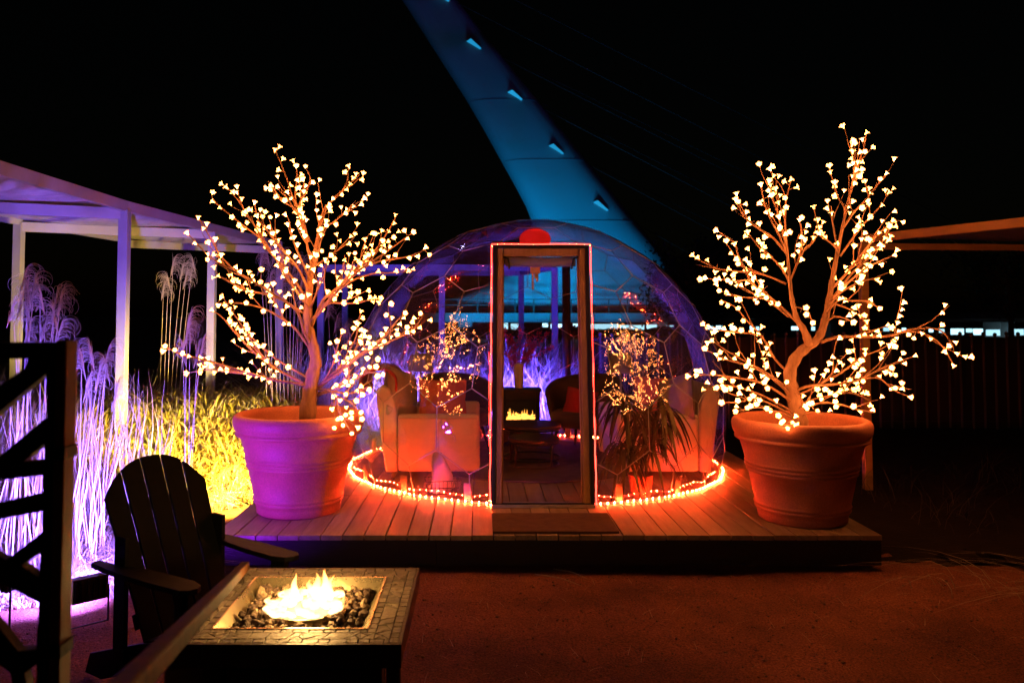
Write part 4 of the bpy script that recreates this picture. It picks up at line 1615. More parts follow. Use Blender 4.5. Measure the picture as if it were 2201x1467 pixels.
# ================================================================== FOREGROUND
def fire_table():
    zt = 0.62
    fl, nr = PZ(506, 1222, zt), PZ(857, 1378, zt)
    x0, x1 = (PZ(506, 1222, zt).x + PZ(345, 1380, zt).x) / 2, (PZ(902, 1222, zt).x + PZ(857, 1378, zt).x) / 2
    y0, y1 = nr.y, fl.y
    cx, cy_ = (x0 + x1) / 2, (y0 + y1) / 2
    hx = ((x1 - x0) + (y1 - y0)) / 4
    root = empty('fire_table', (cx, cy_, 0), 0, 'square fire pit table with slate mosaic top and live flames', 'fire table')
    b0, b1, b2 = 0.030, 0.052, 0.028
    hi = hx - b0 - b1 - b2
    th = 0.008
    # slab with opening
    for a, b in (((-hx, -hx), (hx, -hi)), ((-hx, hi), (hx, hx)), ((-hx, -hi), (-hi, hi)), ((hi, -hi), (hx, hi))):
        MB().box((a[0], a[1], zt - 0.03), (b[0], b[1], zt - th * 0.45)).build('slab', 'grout', root)
    t = 0.012
    for a, b in (((-hx - t, -hx - t), (hx + t, -hx)), ((-hx - t, hx), (hx + t, hx + t)), ((-hx - t, -hx), (-hx, hx)), ((hx, -hx), (hx + t, hx))):
        MB().box((a[0], a[1], zt - 0.075), (b[0], b[1], zt - 0.001)).build('edge_band', 'tablebody', root, bevel=0.002)
    rd = random.Random(5)

    def tile(poly, dz=None):
        c = Vector((sum(p[0] for p in poly) / len(poly), sum(p[1] for p in poly) / len(poly)))
        q = []
        for p in poly:
            v = Vector(p) - c
            q.append((v.x * (1 - 0.0022 / max(v.length, 0.004)), v.y * (1 - 0.0022 / max(v.length, 0.004))))
        tl = rd.uniform(-0.03, 0.03)
        vs = [Vector((p[0], p[1], -th)) for p in q] + [Vector((p[0] * 0.96, p[1] * 0.96, 0.0 + p[0] * tl + rd.uniform(-0.0012, 0.0004))) for p in q]
        n = len(q)
        fs = [tuple(range(n, 2 * n))] + [(i, (i + 1) % n, n + (i + 1) % n, n + i) for i in range(n)]
        o = MB().add(vs, fs).build('tile', 'slate', root)
        o.location = (c.x, c.y, zt)
    # outer and inner rows of small rectangular tiles
    for half, wdt in ((hx, b0), (hi + b2, b2)):
        for s in range(4):
            rot = Matrix.Rotation(s * math.pi / 2, 2)
            p = -half
            end = half - wdt
            while p < end - 0.005:
                l = min(rd.uniform(0.034, 0.058), end - p)
                if end - p - l < 0.015:
                    l = end - p
                tile([tuple(rot @ Vector(v)) for v in ((p, -half), (p + l, -half), (p + l, -half + wdt), (p, -half + wdt))])
                p += l
    # crazy paving band
    ho = hx - b0
    for s in range(4):
        rot = Matrix.Rotation(s * math.pi / 2, 2)
        p = -ho
        end = ho - b1
        lo, hi_ = p, p
        while True:
            l1 = rd.uniform(0.045, 0.085)
            n1 = lo + l1
            n2 = n1 + rd.uniform(-0.03, 0.03)
            last = n1 > end - 0.04
            if last:
                n1 = n2 = end
            q = [(lo, -ho), (n1, -ho), (n2, -ho + b1), (hi_, -ho + b1)]
            if rd.random() < 0.75:
                m = (rd.uniform(0.35, 0.65), rd.uniform(0.35, 0.65))
                mid = (q[0][0] + (q[1][0] - q[0][0]) * m[0], -ho + b1 * m[1])
                if rd.random() < 0.5:
                    pcs = [[q[0], q[1], mid], [q[1], q[2], mid], [q[2], q[3], q[0], mid]]
                else:
                    pcs = [[q[0], q[1], q[2], mid], [q[2], q[3], mid], [q[3], q[0], mid]]
            else:
                pcs = [q]
            for pc in pcs:
                tile([tuple(rot @ Vector(v)) for v in pc])
            lo, hi_ = n1, n2
            if last:
                break
    # steel tray
    ti, dp = hi - 0.045, 0.055
    for s in range(4):
        rot = Matrix.Rotation(s * math.pi / 2, 3, 'Z')
        vs = [rot @ Vector(v) for v in ((-hi, -hi, zt + 0.002), (hi, -hi, zt + 0.002), (hi, -hi + 0.006, zt + 0.002), (-hi, -hi + 0.006, zt + 0.002),
                                        (-ti, -ti, zt - dp), (ti, -ti, zt - dp))]
        a = rot @ Vector((-hi + 0.006, -hi + 0.006, zt + 0.002))
        b = rot @ Vector((hi - 0.006, -hi + 0.006, zt + 0.002))
        MB().add([vs[0], vs[1], b, a, vs[5], vs[4]], [(0, 1, 2, 3), (3, 2, 4, 5)]).build('tray_wall', 'brass', root)
    MB().box((-ti, -ti, zt - dp - 0.004), (ti, ti, zt - dp)).build('tray_floor', 'tablebody', root)
    # burner pan
    MB().lathe([(0, zt - 0.02), (0.135, zt - 0.02), (0.15, zt - 0.012), (0.156, zt - 0.016), (0.156, zt - 0.05)], 48).build('burner', 'brass', root, smooth=True)
    # base cabinet and legs
    bx0 = PY(455, 1440, y0 + 0.1).x - cx
    bx1 = PY(800, 1440, y0 + 0.1).x - cx
    MB().box((bx0, -hx + 0.09, 0.05), (bx1 - 0.02, hx - 0.09, zt - 0.0765)).build('cabinet', 'tablebody', root, bevel=0.004)
    for sx in (bx0 + 0.025, bx1 + 0.012):
        for sy in (-hx + 0.075, hx - 0.075):
            MB().box((sx - 0.028, sy - 0.028, 0.0), (sx + 0.028, sy + 0.028, zt - 0.0755)).build('leg', 'tablebody', root, bevel=0.004)
    for sy in (-hx + 0.083,):
        MB().box((bx0 + 0.055, sy - 0.004, 0.10), (bx1 - 0.02, sy + 0.004, zt - 0.12)).build('cabinet_door', 'tablebody', root, bevel=0.002)
    # lava rocks
    mb, mb2 = MB(), MB()
    ico = bmesh.new()
    bmesh.ops.create_icosphere(ico, subdivisions=1, radius=1)
    iv = [v.co.copy() for v in ico.verts]
    if_ = [tuple(v.index for v in f.verts) for f in ico.faces]
    ico.free()
    for k in range(330):
        while True:
            x, y = rd.uniform(-ti, ti), rd.uniform(-ti, ti)
            rr = math.hypot(x, y)
            if rr > 0.145:
                break
        s = rd.uniform(0.010, 0.021)
        z = zt - dp + rd.uniform(0.004, 0.036)
        rot = Matrix.Rotation(rd.uniform(0, 6), 3, (rd.random(), rd.random(), rd.random() + .1))
        vs = [rot @ Vector((v.x * s * 1.2, v.y * s, v.z * s * 0.85)) * rd.uniform(0.72, 1.2) + Vector((x + cx, y + cy_, z)) for v in iv]
        (mb2 if rd.random() < 0.45 else mb).add(vs, if_)
    tag(mb.build('lava_rock', 'lava', None), 'dark lava rock heaped round the burner of the fire table', 'rock', kind='stuff')
    tag(mb2.build('fire_stone', 'ember', None), 'pale fire stones among the dark lava rock', 'stone', kind='stuff')
    # flames: low sheet over the burner and a few tongues
    fl = empty('fire', (cx, cy_, zt - 0.015), 0, 'bright yellow flames rising from the fire table burner', 'fire')

    def tongue(x, y, h, r, lean=0.0, seed=0):
        prof, n, k = [], 10, 12
        vs, fs = [], []
        for j in range(k + 1):
            t = j / k
            rad = r * (math.sin(math.pi * (0.18 + 0.82 * t)) ** 0.8) * (1 - 0.35 * t)
            ox = lean * t * t * h + 0.012 * math.sin(t * 6 + seed) * t
            oy = 0.010 * math.sin(t * 5 + seed * 2) * t
            for i in range(n):
                a = 2 * math.pi * i / n
                vs.append((x + ox + max(rad, 0.0006) * math.cos(a), y + oy + max(rad, 0.0006) * math.sin(a), t * h))
        for j in range(k):
            for i in range(n):
                l = (i + 1) % n
                fs.append((j * n + i, j * n + l, (j + 1) * n + l, (j + 1) * n + i))
        MB().add(vs, fs).build('flame', 'flame', fl, smooth=True)
    for k in range(46):
        rr = 0.14 * math.sqrt(rd.random())
        an = rd.uniform(0, 6.28)
        x, y = rr * math.cos(an), rr * math.sin(an)
        tongue(x, y, rd.uniform(0.02, 0.045) * (1.25 - rr / 0.3), rd.uniform(0.016, 0.03), rd.uniform(-0.3, 0.3), k)
    for x, y, h, r in ((-0.045, 0.04, 0.10, 0.016), (0.03, 0.03, 0.11, 0.022), (0.055, 0.02, 0.125, 0.02), (0.075, 0.05, 0.09, 0.018), (0.0, 0.07, 0.07, 0.02), (0.045, 0.075, 0.10, 0.016), (-0.08, 0.0, 0.055, 0.018)):
        tongue(x, y, h, r, rd.uniform(-0.2, 0.25), x * 100)
    l = bpy.data.lights.new('fire_light', 'POINT')
    l.energy, l.color, l.shadow_soft_size = 20, (1.0, 0.55, 0.16), 0.07
    o = bpy.data.objects.new('fire_light', l)
    COL.objects.link(o)
    o.parent = fl
    o.location = (0, 0, 0.11)
    # pale plastic-covered bin beside the cabinet
    ax, bx_ = PY(346, 1420, y0 + 0.2).x, cx + bx0 - 0.012
    vs, fs = [], []
    n, kk = 28, 10
    for j in range(kk + 1):
        t = j / kk
        for i in range(n):
            an = 2 * math.pi * i / n
            ca, sa = math.cos(an), math.sin(an)
            ex = abs(ca) ** 0.35 * (1 if ca >= 0 else -1)
            ey = abs(sa) ** 0.35 * (1 if sa >= 0 else -1)
            w = 1 + 0.03 * math.sin(an * 5 + t * 9) + (0.03 * (1 - t))
            vs.append(((ax + bx_) / 2 + ex * (bx_ - ax) / 2 * 0.97 * w, y0 + 0.36 + ey * 0.17 * w, t * 0.49))
        if j == kk:
            fs.append(tuple(range(j * n, j * n + n)))
    for j in range(kk):
        for i in range(n):
            q = (i + 1) % n
            fs.append((j * n + i, j * n + q, (j + 1) * n + q, (j + 1) * n + i))
    o = MB().add(vs, fs).build('covered_bin', 'plastic', None, smooth=False)
    tag(o, 'plastic-wrapped bin tucked under the edge of the fire table', 'bin')
    return cx, cy_, hx, zt


FT = fire_table()


def adirondack():
    lt, lr = PZ(360, 1246, 0.56), PZ(190, 1192, 0.56)
    rt, rr = PZ(632, 1186, 0.56), PZ(462, 1146, 0.56)
    c = (lt + lr + rt + rr) / 4
    f = ((lt - lr) + (rt - rr)).normalized()
    rz = math.atan2(f.y, f.x)
    root = empty('adirondack_chair', (c.x + 0.01, c.y, 0), rz, 'dark slatted Adirondack chair beside the fire table', 'chair')
    root.scale = (0.94, 0.94, 0.955)
    # local: +x forward, +y left of the sitter (away from camera side), z up
    hw = 0.285
    rake = math.atan2(0.36, 0.78)
    ub = Vector((-math.sin(rake), 0, math.cos(rake)))          # up along the back
    nb = Vector((math.cos(rake), 0, math.sin(rake)))           # out of the back face
    o0 = Vector((-0.03, 0, 0.24))
    n, w, g = 5, 0.105, 0.011
    tot = n * w + (n - 1) * g

    def arc_top(y):
        return 0.86 - 0.62 * (abs(y) / (tot / 2)) ** 2.4 * 0.28
    for i in range(n):
        a = -tot / 2 + i * (w + g)
        b = a + w
        poly = [(a, 0.0), (b, 0.0)] + [(b + (a - b) * k / 6, arc_top(b + (a - b) * k / 6)) for k in range(7)]
        # slats narrow slightly to the seat
        poly = [(y * (0.86 + 0.14 * min(1, s / 0.6)), s) for y, s in poly]
        m4 = Matrix((Vector((0, 1, 0)), ub, nb)).transposed().to_4x4()
        m4.translation = o0
        MB().prism(poly, -0.009, 0.009, m4).build('back_slat', 'poly', root, bevel=0.003)
    for s in (0.10, 0.42):
        p = o0 + ub * s - nb * 0.026
        MB().bar(p - Vector((0, tot / 2 - 0.03, 0)), p + Vector((0, tot / 2 - 0.03, 0)), 0.07, 0.028, nb).build('back_batten', 'poly', root, bevel=0.003)
    p = o0 + ub * 0.62 - nb * 0.024
    MB().bar(p - Vector((0, tot / 2 - 0.06, 0)), p + Vector((0, tot / 2 - 0.06, 0)), 0.055, 0.024, nb).build('back_batten', 'poly', root, bevel=0.003)
    for k in range(5):
        x = -0.02 + k * 0.098
        z = 0.26 + 0.105 * (x / 0.4)
        MB().bar((x + 0.045, -hw + 0.03, z), (x + 0.045, hw - 0.03, z), 0.088, 0.02, (-0.25, 0, 1)).build('seat_slat', 'poly', root, bevel=0.003)
    for s in (-1, 1):
        y = s * (hw - 0.035)
        m4 = Matrix(((1, 0, 0, 0), (0, 0, -1, y + 0.011), (0, 1, 0, 0), (0, 0, 0, 1)))
        MB().prism([(-0.50, 0.0), (-0.36, 0.0), (0.42, 0.26), (0.44, 0.35), (0.40, 0.352), (-0.05, 0.235), (-0.46, 0.10)], 0, 0.022, m4).build('side_rail', 'poly', root, bevel=0.003)
        yl = s * (hw - 0.011)
        MB().box((0.25, yl - 0.012, 0.0), (0.345, yl + 0.012, 0.548)).build('leg', 'poly', root, bevel=0.003)
        MB().box((-0.225, yl - 0.011, 0.13), (-0.135, yl + 0.011, 0.70)).build('rear_upright', 'poly', root, bevel=0.003)
        m5 = Matrix(((1, 0, 0, 0), (0, 0, -1, yl + s * 0.024 + 0.009), (0, 1, 0, 0), (0, 0, 0, 1)))
        MB().prism([(0.26, 0.547), (0.335, 0.547), (0.31, 0.40)], 0, 0.018, m5).build('arm_bracket', 'poly', root)
        out = []
        for t in range(17):
            u = t / 16
            x = -0.33 + 0.69 * u
            out.append((x, s * (hw + 0.055 + 0.018 * math.sin(u * math.pi)) - s * 0.0))
        tip = [(0.395, s * (hw + 0.03)), (0.40, s * (hw - 0.01)), (0.375, s * (hw - 0.045))]
        inn = [(0.30, s * (hw - 0.065)), (0.1, s * (hw - 0.055)), (-0.1, s * (hw - 0.03)), (-0.22, s * (hw - 0.0)), (-0.34, s * (hw + 0.005))]
        poly = out + tip + inn
        if s > 0:
            poly = poly[::-1]
        MB().prism(poly, 0.55, 0.574, None).build('armrest', 'poly', root, bevel=0.004)


adirondack()


def lattice_gate():
    y = 1.5

    def q(px, py):
        p = PY(px, py, y)
        return (p.x, p.z)
    xr = q(150, 900)[0]
    zt = q(100, 735)[1]
    xl, zb = xr - 1.0, 0.06
    root = empty('lattice_gate', (xr - 0.5, y, 0), 0, 'black gate panel with angular cut-outs and a wooden edge post', 'gate')
    holes = [
        [(-40, 770), (67, 770), (60, 790), (0, 833), (-40, 862)],
        [(-30, 912), (0, 888), (106, 802), (106, 895), (0, 983), (-30, 1005)],
        [(58, 989), (102, 951), (102, 986)],
        [(-60, 1036), (0, 1030), (98, 1018), (98, 1057), (0, 1079), (-60, 1092)],
        [(-30, 1118), (0, 1113), (97, 1095), (96, 1140), (21, 1199), (0, 1190), (-30, 1172)],
        [(53, 1211), (94, 1182), (90, 1235)],
        [(-20, 1250), (14, 1249), (90, 1290), (85, 1390), (46, 1393), (0, 1335), (-20, 1312)],
        [(-60, 1420), (-20, 1400), (30, 1440), (40, 1490), (-60, 1490)],
        [(60, 1440), (86, 1420), (86, 1500), (70, 1500)],
    ]
    polys = [[q(*p) for p in h] for h in holes]
    # the same cut-outs repeat, mirrored, further along the panel
    mir = 2 * q(-75, 1000)[0]
    polys += [[(mir - x, z) for x, z in h][::-1] for h in polys if True]
    polys = [[(x, z) for x, z in h] for h in polys]
    good = []
    for h in polys:
        if min(x for x, z in h) > xl + 0.05 and max(x for x, z in h) < xr - 0.03:
            good.append(h)
    cu = bpy.data.curves.new('gate_outline', 'CURVE')
    cu.dimensions = '2D'
    cu.fill_mode = 'BOTH'
    cu.extrude = 0.011

    def spl(pts):
        s = cu.splines.new('POLY')
        s.points.add(len(pts) - 1)
        for p, (x, z) in zip(s.points, pts):
            p.co = (x, z, 0, 1)
        s.use_cyclic_u = True
    spl([(xl, zb), (xr - 0.018, zb), (xr - 0.018, zt), (xl, zt)])
    for h in good:
        spl(h)
    tmp = bpy.data.objects.new('tmp', cu)
    COL.objects.link(tmp)
    dg = bpy.context.evaluated_depsgraph_get()
    me = bpy.data.meshes.new_from_object(tmp.evaluated_get(dg))
    bpy.data.objects.remove(tmp)
    me.transform(Matrix.Translation((0, y, 0)) @ Matrix.Rotation(R(90), 4, 'X'))
    me.materials.clear()
    me.materials.append(M['gate'])
    inv = Matrix.Translation(root.location).inverted()
    for o in (link('panel', me),
              MB().box((xr - 0.019, y - 0.02, 0.0), (xr + 0.001, y + 0.022, zt + 0.004)).build('edge_post', 'gatewood', None, bevel=0.003),
              MB().box((xl - 0.05, y - 0.03, 0.0), (xl, y + 0.03, zt + 0.01)).build('hinge_post', 'gate', None, bevel=0.003)):
        o.parent = root
        o.matrix_parent_inverse = inv
    for py in (970, 1390):
        z = q(150, py)[1]
        o = MB().box((xr - 0.022, y - 0.024, z - 0.012), (xr + 0.004, y + 0.025, z + 0.012)).build('hinge', 'gate', None, bevel=0.002)
        o.parent = root
        o.matrix_parent_inverse = inv


lattice_gate()


def handrail():
    # wooden rail running down from a post beside the gate to the far corner of the fire table
    cx, cy_, hx, zt = FT
    end = Vector((cx - hx + 0.045, cy_ + hx - 0.03, zt + 0.020))
    near = PY(285, 1467, 1.02)
    d = (near - end).normalized()
    far = near + d * 0.55
    root = empty('wooden_rail', (far.x, far.y, 0), 0, 'slanting wooden rail whose lower end rests on the fire table corner', 'rail')
    inv = Matrix.Translation(root.location).inverted()
    for o in (MB().bar(end, far, 0.034, 0.032).build('rail', 'railwood', None, bevel=0.006),
              MB().box((far.x - 0.03, far.y - 0.03, 0), (far.x + 0.03, far.y + 0.03, far.z - 0.017)).build('post', 'gatewood', None, bevel=0.004)):
        o.parent = root
        o.matrix_parent_inverse = inv


handrail()

# ================================================================== GARDEN STRUCTURES
def pergola(name, label, posts, beams, canopy, pm='white_metal', w=0.085, cm='canopy'):
    p0 = posts[0]
    root = empty(name, (p0[0], p0[1], 0), 0, label, 'pergola')
    inv = Matrix.Translation(root.location).inverted()

    def put(o):
        o.parent = root
        o.matrix_parent_inverse = inv
    for (x, y, z) in posts:
        put(MB().box((x - w / 2, y - w / 2, -0.02), (x + w / 2, y + w / 2, z)).build('post', pm, None, bevel=0.004))
        put(MB().box((x - w, y - w, 0.0), (x + w, y + w, 0.012)).build('base_plate', pm))
    for a, b, h in beams:
        put(MB().bar(a, b, 0.06, h).build('beam', pm, None, bevel=0.004))
    for quad in canopy:
        a, b, c, d = [Vector(v) for v in quad]
        n, k = 40, 16
        vs, fs = [], []
        for i in range(n + 1):
            for j in range(k + 1):
                u, v = i / n, j / k
                p = (a.lerp(b, u)).lerp(d.lerp(c, u), v)
                p.z += -0.10 * math.sin(u * math.pi) ** 0.8 * math.sin(v * math.pi) ** 0.8 + 0.008 * math.sin(u * 40)
                vs.append(p)
        for i in range(n):
            for j in range(k):
                q = i * (k + 1) + j
                fs.append((q, q + 1, q + k + 2, q + k + 1))
        put(MB().add(vs, fs).build('canopy', cm, None, smooth=True))


zp = 2.64
E = [Vector((-3.33, 4.4, zp)), Vector((-3.29, 7.3, zp)), Vector((-3.10, 9.15, zp)), Vector((-2.86, 11.3, zp))]
Lf = [Vector((-5.2, 3.9, zp)), Vector((-5.05, 6.55, zp)), Vector((-4.88, 8.35, zp)), Vector((-4.65, 10.3, zp))]
dn = Vector((0, 0, 0.035))
pergola('pergola', 'violet-lit shade pergola over the grass bed behind the slatted chair',
        [E[1], E[2], E[3], Lf[2], Lf[3], Lf[0], E[0]],
        [(E[0] + dn, E[1] + dn, 0.10), (E[1] + dn, E[2] + dn, 0.10), (E[2] + dn, E[3] + dn, 0.10),
         (Lf[0] + dn, Lf[1] + dn, 0.10), (Lf[1] + dn, Lf[2] + dn, 0.10), (Lf[2] + dn, Lf[3] + dn, 0.10)] +
        [(E[i] - dn, Lf[i] - dn, 0.10) for i in range(4)],
        [(E[i] + dn * 1.5, E[i + 1] + dn * 1.5, Lf[i + 1] + dn * 1.5, Lf[i] + dn * 1.5) for i in range(3)])

zb = PY(1000, 575, 13.0).z
bp = [PY(px, 600, y) for px, y in ((690, 13.0), (950, 13.0), (1192, 13.0), (742, 14.6), (1120, 14.6))]
bp = [Vector((p.x, p.y, zb)) for p in bp]
pergola('pergola', 'bare metal pergola frame standing in the blue grass behind the dome',
        bp, [(bp[0], bp[1], 0.10), (bp[1], bp[2], 0.10), (bp[3], bp[4], 0.10), (bp[0], bp[3], 0.09), (bp[2], bp[4], 0.09)], [], pm='pergoladark', w=0.10)
pb = PY(1217, 600, 10.55)
ub = empty('lamp_pole', (pb.x, pb.y, 0), 0, 'plain dark pole standing just behind the dome doorway view', 'pole')
MB().tube([(0, 0, -0.02), (0, 0, 2.45)], 0.055, 14).build('shaft', 'black', ub, smooth=True)
MB().lathe([(0, 2.45), (0.065, 2.45), (0.06, 2.49), (0, 2.50)], 14).build('cap', 'black', ub)

rp = Vector((PY(1860, 800, 7.55).x, 7.55, 2.36))
re = Vector((4.95, 4.7, 2.36))
rb = Vector((6.2, 7.75, 2.36))
pergola('pergola', 'cedar shade pergola behind the orange-red planter', [rp, re, rb, Vector((6.6, 5.2, 2.36))],
        [(rp + dn, re + dn, 0.075), (rp - dn, rb - dn, 0.06), (rb + dn, Vector((6.6, 5.2, 2.36)) + dn, 0.07), (re - dn, Vector((6.6, 5.2, 2.36)) - dn, 0.06)],
        [(rp + dn * 1.3, re + dn * 1.3, Vector((6.6, 5.2, 2.36)) + dn * 1.3, rb + dn * 1.3)], pm='cedar', w=0.07, cm='darkcloth')


def fence():
    y = 11.4
    xa, xb = PY(1265, 720, y).x, PY(2260, 720, y).x
    zt = PY(1700, 722, y).z
    root = empty('picket_fence', ((xa + xb) / 2, y, 0), 0, 'dark metal picket fence with looped tops beyond the deck', 'fence')
    inv = Matrix.Translation(root.location).inverted()

    def put(o):
        o.parent = root
        o.matrix_parent_inverse = inv
    n = int((xb - xa) / 0.165)
    pk = MB().bar((0, 0, 0.06), (0, 0, zt + 0.0), 0.022, 0.022).tube([(0, 0, zt), (0, 0, zt + 0.02), (0, 0, zt + 0.045), (0, 0, zt + 0.06)], [0.011, 0.026, 0.026, 0.004], 8)
    me = pk.mesh('picket', 'fence')
    for i in range(n + 1):
        o = link('picket', me)
        o.location = (xa + i * (xb - xa) / n, y - 0.026, random.uniform(-0.012, 0.012))
        put(o)
    for z in (0.14, zt - 0.05):
        put(MB().box((xa, y, z - 0.02), (xb, y + 0.035, z + 0.02)).build('rail', 'fencedark'))
    for i in range(0, 6):
        x = xa + i * (xb - xa) / 5
        put(MB().box((x - 0.03, y + 0.036, -0.02), (x + 0.03, y + 0.10, zt + 0.02)).build('post', 'fencedark'))
    put(MB().box((xa, y + 0.105, 0.05), (xb, y + 0.12, zt - 0.02)).build('backing_screen', 'fencedark'))


fence()


# ================================================================== BRIDGE
def bridge():
    Y = 60.0
    rows = [-330, -200, -100, 0, 100, 210, 280, 350, 400, 440, 475, 500, 530, 560, 580, 600, 620, 637, 655, 668]
    left = [640, 728, 795, 865, 929, 1000, 1041, 1080, 1108, 1129, 1143, 1149, 1147, 1124, 1098, 1062, 1028, 985, 920, 890]
    vs, fs = [], []
    k = 18
    base = PY(1300, 680, Y)
    for py, xl in zip(rows, left):
        xr = 978 + py * 0.803
        a, b = PY(xl, py, Y), PY(xr, py, Y)
        c = (a + b) / 2
        w = (b - a).length / 2
        wd = min(w, 4.2)
        for i in range(k):
            an = 2 * math.pi * i / k
            ca, sa = math.cos(an), math.sin(an)
            vs.append((c.x + w * math.copysign(abs(ca) ** 0.6, ca), Y + wd * 0.62 * math.copysign(abs(sa) ** 0.55, sa), c.z))
    for j in range(len(rows) - 1):
        for i in range(k):
            l = (i + 1) % k
            fs.append((j * k + i, (j + 1) * k + i, (j + 1) * k + l, j * k + l))
    fs.append(tuple(range(k)))
    fs.append(tuple(range(len(rows) * k - 1, (len(rows) - 1) * k - 1, -1)))
    root = empty('bridge_pylon', (base.x, Y, 0), 0, 'huge leaning white bridge pylon lit cyan-blue behind the dome', 'bridge')
    inv = Matrix.Translation(root.location).inverted()

    def put(o, par=root):
        o.parent = par
        o.matrix_parent_inverse = inv if par is root else Matrix()
        return o
    put(MB().add(vs, fs).build('mast', 'pylon', None, smooth=True))
    # plate joints
    for py in (353, 482, 226):
        j0 = [i for i in range(len(rows) - 1) if rows[i] <= py < rows[i + 1]][0]
        t = (py - rows[j0]) / (rows[j0 + 1] - rows[j0])
        ring = []
        for i in range(k // 2, k + 1):
            p = Vector(vs[j0 * k + i % k]).lerp(Vector(vs[(j0 + 1) * k + i % k]), t)
            ring.append(p + Vector((0, -0.02, 0)))
        put(MB().tube(ring, 0.014, 5).build('plate_seam', 'concrete', None, smooth=True))
    anchors = [(960, -8), (1027, 95), (1115, 204), (1203, 319), (1298, 440), (895, -110)]
    targets = [(2350, 705), (2230, 705), (2075, 705), (1925, 705), (1770, 705), (2500, 705)]
    for (px, py), (tx, ty) in zip(anchors, targets):
        hw_ = (978 + py * 0.803 - np.interp(py, rows, left)) / 2 / FPX * Y
        p = PY(px, py, Y - 0.60 * min(hw_, 4.2) + 0.15)
        N = Vector((-0.42, -0.62, -0.66)).normalized()
        dr = Vector((0.70, 0.0, -0.62))
        dr = (dr - N * dr.dot(N)).normalized()
        wv = N.cross(dr)
        fr = [p - dr * 0.72 - wv * 0.17, p - dr * 0.50 + wv * 0.34, p + dr * 0.62 + wv * 0.20, p + dr * 0.60 - wv * 0.12]
        fr = [v + N * 0.42 + Vector((-0.1, 0, 0.1)) for v in fr]
        if (fr[1] - fr[0]).cross(fr[2] - fr[0]).dot(N) < 0:
            fr = fr[::-1]
        bk = Vector((0.12, 1.5, 0.2))
        mb = MB().add(fr + [v + bk for v in fr], [(0, 1, 2, 3), (7, 6, 5, 4), (1, 0, 4, 5), (2, 1, 5, 6), (3, 2, 6, 7), (0, 3, 7, 4)])
        an = put(mb.build('cable_anchor', 'pylon', None, bevel=0.03))
        cen = sum(fr, Vector()) / 4
        lf = [cen + (v - cen) * 0.9 + N * 0.012 for v in fr]
        put(MB().add(lf + [v - N * 0.008 for v in lf], [(0, 1, 2, 3), (7, 6, 5, 4), (1, 0, 4, 5), (2, 1, 5, 6), (3, 2, 6, 7), (0, 3, 7, 4)]).build('lamp_face', 'mastlamp', None))
        end = PY(tx, ty, Y + 3)
        cab = MB().tube([p + dr * 0.5, end], 0.022, 6).build('stay_cable', 'fence', None)
        put(cab)
    # second fan of cables
    for (px, py), (tx, ty) in (((1060, 110), (2300, 705)), ((1150, 215), (2120, 705)), ((1240, 335), (1990, 705))):
        put(MB().tube([PY(px, py, Y + 1), PY(tx, ty, Y + 6)], 0.022, 6).build('stay_cable', 'fence', None))
    # deck
    bd = empty('footbridge', (base.x + 6, Y + 3, 0), 0, 'low footbridge deck with railing and white lights beneath, beyond the fence', 'bridge')
    inv2 = Matrix.Translation(bd.location).inverted()

    def put2(o):
        o.parent = bd
        o.matrix_parent_inverse = inv2
        return o
    yf = Y - 4.5
    zt, zm, zb_ = PY(1200, 672, yf).z, PY(1200, 686, yf).z, PY(1200, 692, yf).z
    xa, xb = PY(905, 680, yf).x, PY(2400, 680, yf).x
    put2(MB().box((xa, yf, zm), (xb, yf + 7, zt)).build('deck_slab', 'concrete', None, bevel=0.05))
    put2(MB().box((xa, yf + 0.6, zb_), (xb, yf + 6, zm)).build('girder', 'concrete'))
    for z in (PY(1200, 643, yf).z, PY(1200, 655, yf).z):
        put2(MB().tube([(xa, yf + 0.2, z), (xb, yf + 0.2, z)], 0.035, 6).build('rail', 'fence'))
    zr = PY(1200, 643, yf).z
    x = xa
    while x < xb:
        put2(MB().box((x - 0.035, yf + 0.16, zt), (x + 0.035, yf + 0.24, zr)).build('rail_post', 'fence'))
        x += 1.32
    rd = random.Random(8)
    lights = [(1070, 1092), (1098, 1122), (1166, 1178), (1184, 1208), (1232, 1258), (1268, 1330), (1333, 1385), (1390, 1412), (1432, 1448), (1520, 1533), (1540, 1553),
              (1570, 1580), (1612, 1620), (1626, 1632), (1702, 1716), (1745, 1752), (1900, 1912), (1940, 1948), (1998, 2006), (2020, 2030),
              (2045, 2072), (2078, 2090), (2093, 2113), (2121, 2150), (2180, 2201), (2208, 2240)]
    for a, b in lights:
        py0 = 694 + (a - 1070) * 0.0125 + rd.uniform(-1, 1)
        hh = 13 if b - a > 18 else 8
        p, q = PY(a, py0, yf + 1.5), PY(b, py0 + hh, yf + 1.5)
        put2(MB().box((p.x, yf + 1.5, q.z), (q.x, yf + 1.6, p.z)).build('light_panel', 'bridgelight'))
    # piers carrying the deck
    for px in (1000, 1420, 1800, 2165, 2330):
        p = PY(px, 700, yf + 2)
        put2(MB().box((p.x - 0.5, yf + 2, -0.1), (p.x + 0.5, yf + 4, zb_ + 0.01)).build('pier', 'concrete'))
    # floodlights on the plaza below the mast
    for px, y, e, tgt in ((1150, 52.0, 2000, (1180, 430)), (1330, 51.5, 1500, (1290, 520)), (1000, 52.0, 2000, (1070, 640))):
        p = PY(px, 690, y)
        p.z = 0.5
        fx = empty('floodlight', (p.x, p.y, 0), 0, {1150: 'cyan floodlight aimed at the middle of the bridge pylon', 1330: 'cyan floodlight under the leaning side of the bridge pylon', 1000: 'cyan floodlight at the flared foot of the bridge pylon'}[px], 'floodlight')
        MB().box((-0.25, -0.12, 0.05), (0.25, 0.12, 0.38)).build('housing', 'black', fx, bevel=0.02)
